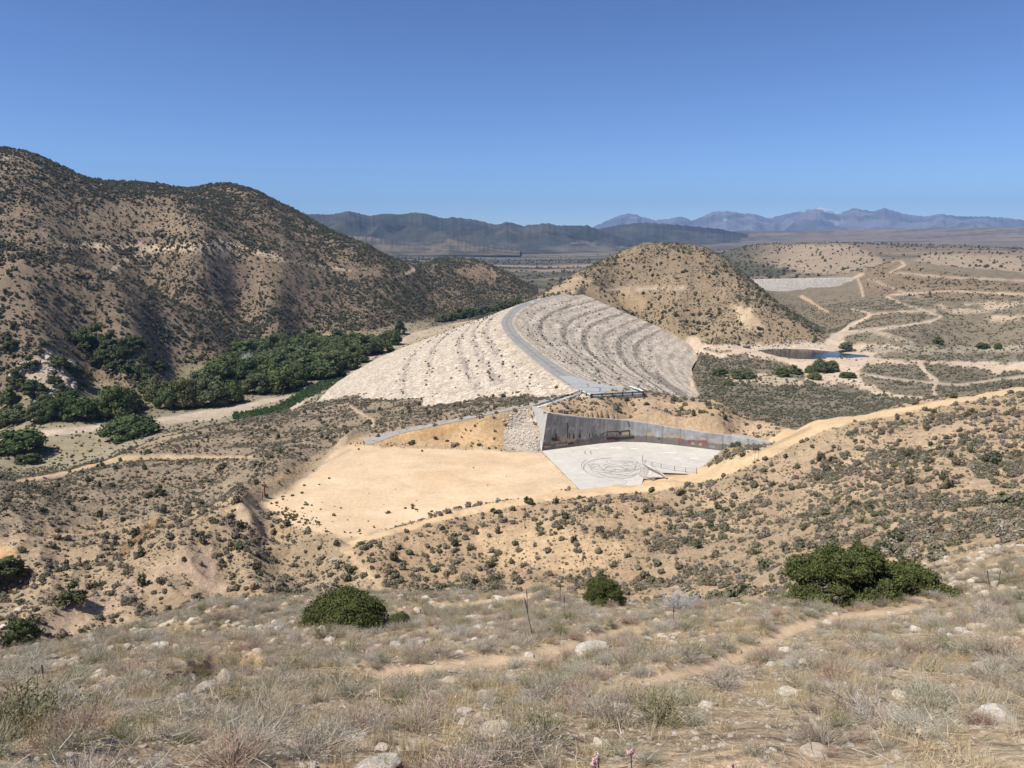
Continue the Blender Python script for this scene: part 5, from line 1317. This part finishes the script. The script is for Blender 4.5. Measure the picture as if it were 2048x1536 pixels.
# foreground shrubs
fgd = dGrass * (.35 + 1.5 * sst(fbm(X, Y, 4.5, 4, 703), -.3, .35))
P, g = scatter(fgd * 4.2, 3.5, 60, 18); S = sz(g, len(P), .2, .9, 2.0, .3); S[:, 2] *= .75; S *= (1 + .35 * sst(np.hypot(P[:, 0], P[:, 1]), 15, 40))[:, None]
k = thin(P, S[:, 0] * .36, g); P, S = P[k], S[k]
def lab_f(p, u, v):
    if v > 1380: return 'dry grey twiggy shrub in the close foreground among straw grass and stones'
    return 'dry grey-brown shrub on the slope around the narrow dirt trail'
both('dry_shrub', P, S, P_TWIG + P_TWIG + P_TWIG + P_OLIVE, 27, lab_f, 'shrub', lambda p, u, v: 'dry shrubs close to the camera' if v > 1380 else 'dry shrubs along the trail', 300, 'dry_shrub_cover')
print('fg', len(P))
gd = (dGrass + .25 * (1 - sst(D, 40, 75)) * (dGrass > .3)) * (.4 + 1.2 * sst(fbm(X, Y, 3, 3, 704), -.3, .3))
P, g = scatter(gd * 4.2 * (1 - .5 * sst(D, 12, 45)), 3.0, 62, 19); S = sz(g, len(P), .3, .8, 1.5, .35) * (1 + .4 * sst(np.hypot(P[:, 0], P[:, 1]), 12, 45))[:, None]
gn_scatter('dry_grass', P, S, P_GRASS, 28, tilt=.2); print('grass', len(P))
# rocks
rk = (1 - sst(D, 60, 75)) * (.25 + 1.4 * sst(fbm(X, Y, 5, 3, 705), .0, .4)) * (1 - .75 * (1 - dGrass) * (D < 60))
rk = rk * (1 + 0.7 * (poly_sd(U, V, P2('60 1330;430 1200;640 1188;1040 1190;1060 1280;600 1330;300 1350')) < 0))
P, g = scatter(rk * 2.4, 4, 70, 20); S = sz(g, len(P), .05, .27, 2.5, .3); S *= (1 + .5 * sst(np.hypot(P[:, 0], P[:, 1]), 18, 45))[:, None]
both('rock', P, S, P_ROCK, 29, lambda p, u, v: 'pale weathered rock lying in the dry grass of the near slope' if v > 1330 else 'pale rock among the shrubs below the narrow trail', 'rock', lambda p, u, v: 'rocks on the near slope' if v > 1330 else 'rocks below the trail', 300, 'rock_cover', .12)
P, g = scatter((1 - sst(D, 16, 30)) * 40 * (1 - .9 * np.clip(m_tr, 0, 1)), 3.0, 34, 31); S = sz(g, len(P), .012, .06, 2.2, .3); gn_scatter('pebbles', P, S, P_ROCKL, 32)
# twigs lying about
cl = [Cloud() for _ in range(2)]
for q, c in enumerate(cl):
    gg = np.random.default_rng(130 + q); B = gg.uniform(-.3, .3, (14, 3)) * np.array([1, 1, .05]) + np.array([0, 0, .02]); c.blades(B, B + unit(gg, 14) * np.array([.25, .25, .03]), np.full(14, .006), gg, .2, 2)
P, g = scatter((1 - sst(D, 12, 28)) * 8 * (1 - .9 * np.clip(m_tr, 0, 1)), 3, 30, 33); gn_scatter('fallen_twigs', P, sz(g, len(P), .6, 1.4), [c.mesh('fallen_twig', M_TWIG) for c in cl], 34)
# riprap beside the wall, rip-rap at the pond and rocks of the left canyon foot
def area(poly, dmin, dmax): return ((poly_sd(U, V, P2(poly)) < 0) & (D > dmin) & (D < dmax)).astype(float)
P, g = scatter(area('1006 885;1014 838;1056 816;1066 845;1084 902;1040 903;1012 896', 215, 260) * 7.5 + area('990 836;1056 816;1040 834;1010 846', 220, 262) * 1.5, 210, 262, 35); S = sz(g, len(P), .22, .62, 1.4)
gn_scatter('riprap', P, S, P_ROCKL, 36)
P, g = scatter(area('1505 700;1545 690;1600 686;1660 690;1690 694;1640 697;1580 697;1530 700', 500, 900) * .8 + area('1385 690;1500 686;1520 694;1400 699', 500, 900) * .15, 500, 900, 37); S = sz(g, len(P), .4, 1.2, 1.6)
gn_scatter('shore_stones', P, S, P_ROCKL, 38)
P, g = scatter(area('20 720;90 690;150 720;150 790;60 810;10 790', 450, 760) * .05 + area('80 712;106 712;130 752;146 770;110 765', 450, 760) * .12, 450, 760, 39); S = sz(g, len(P), .8, 3.4, 2.0)
both('boulder', P, S, P_ROCK, 40, lambda p, u, v: 'pale boulder on the rocky canyon foot above the riverside trees at far left', 'boulder', lambda p, u, v: 'boulders at the canyon foot', 120, 'boulder_cover', .2)
# ------------------------------------------------------------------ trees
M_BARK = flat_mat('grey_bark', (0.16, 0.13, 0.10)); M_TREE = plant_mat('cottonwood_leaves', [(.085, .12, .042), (.115, .145, .05), (.095, .122, .05), (.14, .16, .085), (.075, .108, .038), (.155, .155, .068)])
M_JUN = plant_mat('juniper_leaves', [(.085, .10, .033), (.095, .108, .038)]); M_SHRUBD = plant_mat('oak_leaves', [(.075, .10, .042), (.10, .115, .05)])
def tree_parts(name, seed, mat, w, h, n, leaf, lobes, low=.12, shape=None):
    """unit-free tree: crown mesh of leaf clumps on many lobes, trunk mesh with limbs"""
    g = np.random.default_rng(seed); cr = Cloud(); tk = Cloud()
    tk.tube([(0, 0, -.4), (0.02 * w, 0, h * .16), (-.01 * w, .02 * w, h * .34)], [h * .035, h * .028, h * .018], np.array([1., 1., 1.]))
    ctrs = []
    for k in range(lobes):
        a = k * 2.4 + g.uniform(-.5, .5); q = math.sqrt((k + .5) / lobes); t = g.uniform(0, 1)
        rr = w * .5 * q * .78; zc = h * (.10 + .64 * (1 - q * q) * g.uniform(.5, 1.05) + g.uniform(0, .10))
        lr = w * g.uniform(.17, .24) * (1.2 - .45 * q); c_ = np.array([rr * math.cos(a), rr * math.sin(a), max(zc, lr * .7)])
        if shape is not None: c_ = np.array(shape[k][:3]) + g.normal(0, .015, 3); lr = shape[k][3]
        m = n // lobes; u = unit(g, m); u[:, 2] = np.where(u[:, 2] < -.3, -u[:, 2], u[:, 2]); rad = np.array([lr, lr, lr * .8])
        cl_ = g.integers(0, 7, m); cu = unit(g, 7); u = u * .6 + cu[cl_] * .7; u /= np.linalg.norm(u, axis=1)[:, None]
        P = c_ + u * rad * g.uniform(.62, 1.18, (m, 1)); P[:, 2] = np.maximum(P[:, 2], .02 * h)
        nn = u + .6 * g.normal(size=u.shape); nn /= np.linalg.norm(nn, axis=1)[:, None]
        cr.leaves(P, nn, leaf, g, 1.5, g.uniform(.6, 1.35, m) * g.uniform(.85, 1.15))
        if leaf < .03:
            b_ = unit(g, 7); b_[:, 2] = np.abs(b_[:, 2]); cr.blades(c_ + b_ * lr * .3, c_ + b_ * lr * g.uniform(1.0, 1.45, (7, 1)), np.full(7, leaf * .38), g, .2, 2, np.full(7, 2.0))
        cr.lump(c_, rad * (.60 if shape is not None else .72), .6, g, 8, 5)  # dark lump added within the leaves, the crown's inner shade in its colour
        if k % 2 == 0: tk.tube([(0, 0, h * .2), tuple(c_ * .5 + np.array([0, 0, h * .1])), tuple(c_)], [h * .018, h * .012, h * .005], np.array([1., 1., 1.]))
    return cr.mesh('crown', mat), tk.mesh('trunk', M_BARKP)
M_BARKP = plant_mat('bark', [(.16, .13, .10), (.21, .18, .15)])
T_COT = [tree_parts('tree', 200 + k, M_TREE, [1.0, 1.15, .85, 1.3, 1.0][k], [1.0, .9, 1.05, .85, .95][k], 2600, .046, [20, 24, 18, 26, 21][k]) for k in range(5)]
T_OAK = [tree_parts('oak', 220 + k, M_SHRUBD, [1.2, 1.0][k], [.9, 1.0][k], 1100, .055, 12) for k in range(2)]
gj = np.random.default_rng(77); SHJ = []
for k in range(125):
    x = gj.uniform(-.44, .44) if k < 105 else gj.uniform(-.22, .06); top = .42 if -.26 < x < .12 else .27 if x >= .12 else .27 + (x + .46) * .5
    y = gj.uniform(-.30, .30); r = gj.uniform(.05, .085); SHJ.append((x, y, max(r * .7, min(top * math.sqrt(max(0, 1 - (y / .36) ** 2)) * gj.uniform(.25, 1.0) ** .5 - r * .6, top - r)), r))
T_JUN = [tree_parts('juniper', 230 + k, M_JUN, 1.0, [.46, .78, .5, .9][k], [62000, 16000, 30000, 10000][k], [.0098, .021, .0145, .025][k], [125, 18, 26, 18][k], .05, SHJ if k == 0 else None) for k in range(4)]
def plant_tree(name, parts, p, s, label, cat, group=None, rz=None, g=random):
    rt = empty(name, p, label, cat, group, g.uniform(0, 6.28) if rz is None else rz)
    rt.scale = s if hasattr(s, '__len__') else (s, s, s)
    for nm, me in zip(('crown', 'trunk'), parts):
        o = bpy.data.objects.new(nm, me); COL.objects.link(o); o.parent = rt
    return rt
def dep(p): return p.y * CP - p.z * SP
def by_px(u, vb, vt, dmin=300):
    p = pick(u, vb, dmin); d = dep(p); return p, (vb - vt) / F * d * 1.03
def put(lst, parts, name, cat, group, dmin=300):
    for q in lst:
        u, vb, vt, w, lab = q; p, h = by_px(u, vb, vt, dmin); d = dep(p); wid = w / F * d
        k = random.randrange(len(parts)); hw_ = [1.0, 1.15, .85, 1.3, 1.0][k % 5] if parts is T_COT else 1.1
        plant_tree(name, parts[k], p - Vector((0, 0, .2)), (wid * 1.2 / hw_, wid * 1.2 / hw_, h * 1.22), lab, cat, group)
put([(262, 872, 824, 104, 'broad round dark green tree standing alone right on the pale river road'), (46, 906, 853, 90, 'dark green tree standing alone left of the pale river road'),
     (655, 757, 712, 60, 'dark tree at the right end of the riverside trees, beside the green ditch')], T_COT, 'cottonwood_tree', 'tree', None)
put([(232, 834, 770, 70, 'tall grey-green tree in the front riverside row, above the round lone tree'), (512, 786, 745, 55, 'bushy tree at the front of the wood, left of two darker crowns'), (560, 783, 733, 62, 'dense dark tree overhanging the dry grass at the right front of the wood')], T_COT, 'cottonwood_tree', 'tree', None)
row = [(3, 852, 818, 40), (36, 844, 812, 46), (80, 842, 803, 46), (112, 838, 795, 40), (164, 838, 788, 60), (196, 832, 792, 40), (258, 822, 776, 52), (318, 800, 750, 50), (340, 816, 762, 50), (369, 814, 754, 58), (403, 812, 752, 52), (430, 810, 756, 62), (462, 806, 760, 44),
       (404, 786, 738, 50), (440, 780, 722, 55), (476, 776, 736, 44), (540, 770, 722, 55), (590, 772, 728, 50), (618, 758, 718, 55), (20, 812, 778, 34), (95, 818, 786, 36), (140, 812, 780, 40), (300, 790, 752, 40)]
put([q + ('green riverside tree in the front row of the canyon wood',) for q in row], T_COT, 'cottonwood_tree', 'tree', 'trees in the front row of the canyon wood')
wood = []
for v0, u0, u1, n in ((752, 430, 640, 11), (738, 440, 690, 12), (724, 450, 720, 12), (712, 480, 745, 12), (702, 500, 770, 12), (693, 560, 785, 11)):
    for k in range(n): wood.append((u0 + (u1 - u0) * (k + random.random()) / n, v0 + random.uniform(-5, 5), 0, 0))
put([(u, v, v - (36 - (750 - v) * .16) * random.uniform(.8, 1.25), 58 * random.uniform(.8, 1.2) - (750 - v) * .25, 'green tree inside the dense wood on the canyon floor') for u, v, _, _ in wood], T_COT, 'cottonwood_tree', 'tree', 'trees inside the canyon wood')
cany = [(880 + 160 * (k + random.random()) / 26, 0) for k in range(26)]
put([(u, 643 - (u - 880) * .20 + random.uniform(-5, 3), 643 - (u - 880) * .20 - random.uniform(12, 17), 24, 'small green tree in the narrow canyon behind the dam') for u, _ in cany], T_COT, 'cottonwood_tree', 'tree', 'trees in the canyon behind the dam', 700)
oak = [(190, 700, 655, 62), (222, 706, 668, 46), (165, 690, 656, 40), (246, 716, 680, 44), (208, 728, 700, 40), (232, 742, 712, 40), (262, 748, 722, 40), (290, 768, 716, 36), (270, 700, 672, 40), (286, 752, 730, 30), (318, 744, 722, 30), (800, 668, 640, 20), (70, 790, 760, 44), (36, 772, 742, 40), (110, 770, 744, 30), (60, 740, 715, 40), (118, 735, 712, 34), (20, 700, 676, 30), (150, 752, 730, 30), (130, 800, 770, 40)]
put([q + ('dark evergreen oak on the lower left canyon slope above the riverside trees',) for q in oak], T_OAK, 'oak_tree', 'tree', 'dark oaks on the left canyon slope')
pond_t = [(1644, 744, 715, 36, 'pale green open-crowned tree, tallest of the group below the pond'), (1664, 742, 721, 24, 'dark round tree at the right of the group below the pond'), (1621, 746, 729, 22, 'dark round tree at the left of the group below the pond'), (1628, 758, 742, 26, 'dark tree nearest the camera in the group below the pond'),
          (1564, 753, 732, 26, 'dark tree left of the sandy wash below the pond'), (1591, 748, 733, 24, 'dark spreading tree between the sandy wash and the pond group'), (1486, 756, 737, 46, 'wide dark thicket tree on the basin floor below the parking spot'), (1440, 752, 735, 26, 'dark tree at the left end of the basin floor thicket'), (1455, 770, 758, 24, 'small dark tree in front of the basin floor thicket'),
          (1696, 755, 743, 30, 'low wide green bush tree right of the group below the pond'), (1692, 698, 683, 24, 'dark tree at the right tip of the pond'), (1876, 687, 675, 20, 'dark tree on the pale wash right of the pond'), (1996, 698, 684, 14, 'small upright dark tree at far right of the wash'), (1965, 696, 684, 22, 'wide dark tree on the wash near the right edge')]
put(pond_t, T_COT, 'basin_tree', 'tree', None)
# one pale leafless tree in the wood
p = pick(496, 746, 300); d = dep(p); rt = empty('dead_tree', p, 'pale leafless tree standing among the green trees of the canyon wood', 'tree')
o = link_obj('bare_crown', twig_bush('bare_crown', 301, plant_mat('pale_dead_twigs', [(.42, .36, .31)]), 260, 1.0, 1.0, .022, 0, 6), rt); o.scale = (26 / F * d,) * 2 + (40 / F * d,)
m = MB(); m.tube([(0, 0, -.3), (.1, 0, 20 / F * d)], [.35, .15], 7); m.build('trunk', flat_mat('pale_bark', (.36, .31, .26)), rt)
# near junipers
p = pick(1722, 1206, 30); d = dep(p); plant_tree('juniper', T_JUN[0], p - Vector((0, 0, .1)), (290 / F * d / .95,) * 2 + (126 / F * d / .42,), 'big spreading green juniper at the edge of the near slope', 'juniper', None, 0.0)
p = pick(1207, 1208, 30); d = dep(p); plant_tree('juniper', T_JUN[1], p - Vector((0, 0, .1)), (84 / F * d,) * 2 + (66 / F * d / .78,), 'round dark green juniper at the middle of the near slope edge', 'juniper', None, 1.0)
p = pick(690, 1250, 25); d = dep(p); plant_tree('juniper', T_JUN[2], p - Vector((0, 0, .1)), (172 / F * d,) * 2 + (78 / F * d / .5,), 'mid-sized olive green juniper left of centre among white rocks', 'juniper', None, 2.0)
p = pick(800, 1252, 25); d = dep(p); plant_tree('juniper', T_JUN[3], p - Vector((0, 0, .05)), (50 / F * d,) * 2 + (38 / F * d / .9,), 'small green juniper beside the mid-sized juniper left of centre', 'juniper')
for u, v, vt, w, lab in ((45, 1284, 1226, 66, 'dark green oak bush at the lower left beside white boulders'), (12, 1160, 1106, 86, 'dark green oak bush cut by the left edge'), (145, 1208, 1160, 70, 'grey-green bush below the gully at the left'), (320, 990, 968, 28, 'single round dark bush on the left terrace'), (58, 926, 904, 52, 'grey-olive bush in front of the lone tree at the left edge'), (236, 888, 876, 24, 'small dark bush on the river bank below the round lone tree')):
    p, h = by_px(u, v, vt, 60); d = dep(p); plant_tree('bush', T_OAK[0] if u < 100 else T_OAK[1], p - Vector((0, 0, .1)), (w / F * d / 1.1,) * 2 + (h / .95,), lab, 'bush')
# bare twiggy bush
p = pick(1362, 1222, 30); d = dep(p); o = link_obj('bare_bush', twig_bush('bare_bush', 300, plant_mat('bare_grey_twigs', [(.10, .088, .08)]), 170, 1.0, .75, .012, 0, 4)); o.location = p; o.scale = (80 / F * d,) * 2 + (64 / F * d,); tag(o, 'bare dark-twigged bush right of the round juniper', 'bush')
# yuccas: spiky rosettes, some with a dry flower stalk
M_YUC = plant_mat('yucca_leaves', [(.13, .15, .075), (.17, .175, .10)]); M_STALK = flat_mat('dry_flower_stalk', (.10, .07, .05))
def rosette(seed, n=70):
    g = np.random.default_rng(seed); c = Cloud(); u = unit(g, n); u[:, 2] = np.abs(u[:, 2]) * 1.1 + .08; c.blades(u * .03, u * g.uniform(.75, 1.05, (n, 1)), np.full(n, .07), g, .05, 2); return c.mesh('rosette', M_YUC)
ROS = [rosette(310 + k) for k in range(3)]
def yucca(u, v, w, stalk, lab, lean=0.0, group=None):
    p = pick(u, v, 15); d = dep(p); rt = empty('yucca', p, lab, 'yucca', group)
    o = bpy.data.objects.new('rosette', random.choice(ROS)); COL.objects.link(o); o.parent = rt; o.scale = (w / F * d * .5,) * 3; o.rotation_euler = (0, 0, random.uniform(0, 6))
    if stalk:
        h = stalk / F * d; m = MB(); m.tube([(0, 0, 0), (lean * h * .5, 0, h * .5), (lean * h, 0, h)], [.012 + d * .00012, .010 + d * .0001, .007 + d * .00008], 6); m.tube([(lean * h * .7, 0, h * .72), (lean * h * .85, 0, h * .85), (lean * h, 0, h)], [.012 + d * .00015, .018 + d * .0002, .008], 6)
        q = m.build('flower_stalk', M_STALK, rt)
for u, v, w, s_, ln, lab in ((1066, 1276, 34, 88, -.2, 'yucca with a tall leaning dark stalk left of the big pale boulder'), (1056, 1236, 26, 62, -.05, 'yucca with a thin stalk behind the tall leaning stalk'), (1128, 1232, 14, 44, 0, 'thin upright dry yucca stalk left of the round juniper'), (1120, 1212, 14, 46, 0, 'thin dry yucca stalk farther up, left of the round juniper'), (1347, 1254, 10, 42, -.03, 'lone dark upright stalk in front of the bare twiggy bush'),
                         (91, 1392, 30, 46, 0, 'yucca with a thin dark stalk at lower left'), (1516, 922, 12, 34, 0, 'taller of two dark yucca stalks beside the sand road'), (1509, 926, 12, 30, 0, 'shorter of two dark yucca stalks beside the sand road'), (1980, 1178, 16, 42, -.25, 'leaning dry stalk right of the big juniper'), (1997, 1172, 16, 34, 0, 'upright dry stalk right of the leaning stalk, near the right edge'),
                         (1515, 1108, 34, 0, 0, 'spiky green yucca above and left of the big juniper'), (1724, 1046, 36, 0, 0, 'round spiky yucca above the big juniper'), (1998, 1042, 34, 0, 0, 'spiky yucca near the right edge on the hillside'), (1945, 905, 36, 0, 0, 'large grey-green yucca high on the right hillside'), (1790, 962, 26, 0, 0, 'spiky yucca mid-way up the right hillside'), (1738, 1020, 24, 0, 0, 'yucca just above the round spiky yucca on the hillside'), (1222, 1256, 28, 0, 0, 'yellow-green yucca rosette beside the trail behind the big boulder'), (1100, 1250, 22, 0, 0, 'dark yucca rosette right of the leaning stalk'), (700, 1312, 60, 0, 0, 'wide low green yucca patch left of the trail start')):
    yucca(u, v, w, s_, lab, ln)
# single rocks worth naming
def rock_at(u, v, w, h, k, lab, rz=0.0, depth=.8, cat='boulder', dmin=3):
    p = pick(u, v, dmin); d = dep(p); o = link_obj('boulder', P_ROCK[k]); o.location = p + Vector((0, 0, h / F * d * .25)); o.scale = (w / F * d * .5, w / F * d * .5 * depth, h / F * d * .62); o.rotation_euler = (0, 0, rz); tag(o, lab, cat)
rock_at(1182, 1306, 66, 42, 2, 'big pale grey boulder with a dark end beside the trail', .35); rock_at(765, 1506, 40, 36, 3, 'white pitted angular rock at the bottom left of centre'); rock_at(168, 1478, 62, 24, 2, 'long cream slab of rock in the grass at lower left', .5, .5)
rock_at(1850, 1468, 110, 26, 4, 'long flat tan rock at the lower right under a grey shrub', -.15, .5); rock_at(1799, 1305, 20, 20, 1, 'rounded orange-tan rock at right of the trail'); rock_at(1604, 1336, 24, 34, 3, 'upright pale rock beside the trail bend'); rock_at(1885, 1268, 24, 20, 1, 'white rock below the right end of the trail')
rock_at(38, 1226, 20, 20, 3, 'white boulder with a dark shaded side at far left'); rock_at(8, 1256, 20, 14, 0, 'low pale boulder at the left edge'); rock_at(20, 1230, 16, 10, 5, 'small pale boulder between two others at the left edge'); rock_at(1562, 1166, 18, 14, 1, 'white rock at the left foot of the big juniper'); rock_at(930, 1424, 36, 12, 0, 'low white rock in the grass below the trail'); rock_at(1075, 1510, 44, 26, 5, 'cream rock at the bottom centre beside a grey shrub'); rock_at(930, 1502, 34, 24, 1, 'rounded pale rock half hidden in twigs at the bottom'); rock_at(310, 1478, 60, 26, 2, 'pale rock hidden in straw grass at lower left', .7, .5); rock_at(1510, 1284, 22, 9, 0, 'dark-shadowed rock on the trail edge')
rock_at(668, 1122, 18, 12, 2, 'white boulder low on the slope left of the gully trail', .6, .6, dmin=80); rock_at(1110, 1210, 26, 12, 1, 'tan rock left of the round juniper', dmin=25); rock_at(945, 1240, 40, 16, 2, 'white rock pile beside the yuccas', .2); rock_at(1478, 1306, 16, 10, 1, 'rock at the outer edge of the trail')
# pink buckwheat flowers at the bottom edge
M_PINK = plant_mat('pink_petals', [(.60, .38, .38), (.58, .44, .43)]); M_STEM = flat_mat('red_brown_stem', (.16, .07, .05))
for u, v, w, lab in ((1190, 1526, 32, 'pink flower head at the bottom edge, lowest of the cluster'), (1196, 1512, 18, 'small pink flower head just above the lowest one'), (1262, 1507, 26, 'pink flower head on a brown stem, right of the others'), (1466, 1530, 14, 'tiny pink flower head at the bottom edge right of centre')):
    p = at_d(u, v, 4.3); gz = float(ground(np.array([p.x]), np.array([p.y]))[0]); rt = empty('wildflower', (p.x, p.y, gz), lab, 'flower'); h = p.z - gz; g = np.random.default_rng(int(u)); s_ = w / F * 3.4
    m = MB(); m.tube([(0, 0, -.05), (.02, 0, h * .5), (0, 0, h)], [.006, .005, .004], 5); m.build('stem', M_STEM, rt)
    c = Cloud()
    for q in range(5):
        ctr = np.array([g.uniform(-.5, .5) * s_, g.uniform(-.5, .5) * s_, h + g.uniform(-.12, .2) * s_]); uu = unit(g, 60); c.leaves(ctr + uu * s_ * .24, uu, s_ * .12, g)
    o = link_obj('flower_head', c.mesh('flower_head', M_PINK), rt)
# ------------------------------------------------------------------ air
m, nt, bs = new_mat('haze_air'); nt.nodes.remove(bs)
pv = nt.nodes.new('ShaderNodeVolumePrincipled')
pv.inputs['Color'].default_value = (0.32, 0.55, 1.0, 1)
pv.inputs['Density'].default_value = 4.0e-5
pv.inputs['Anisotropy'].default_value = 0.0
nt.links.new(pv.outputs[0], nt.nodes['Material Output'].inputs['Volume'])
hb = MB(); ZB = float(min(Z.min(), -106.0)) - 3.0
hb.prism([(-26000, -300, ZB), (26000, -300, ZB), (26000, 28500, ZB), (-26000, 28500, ZB)], [(-26000, -300, 1500), (26000, -300, 1500), (26000, 28500, 1500), (-26000, 28500, 1500)])
hz = hb.build('haze', m); hz['kind'] = 'stuff'
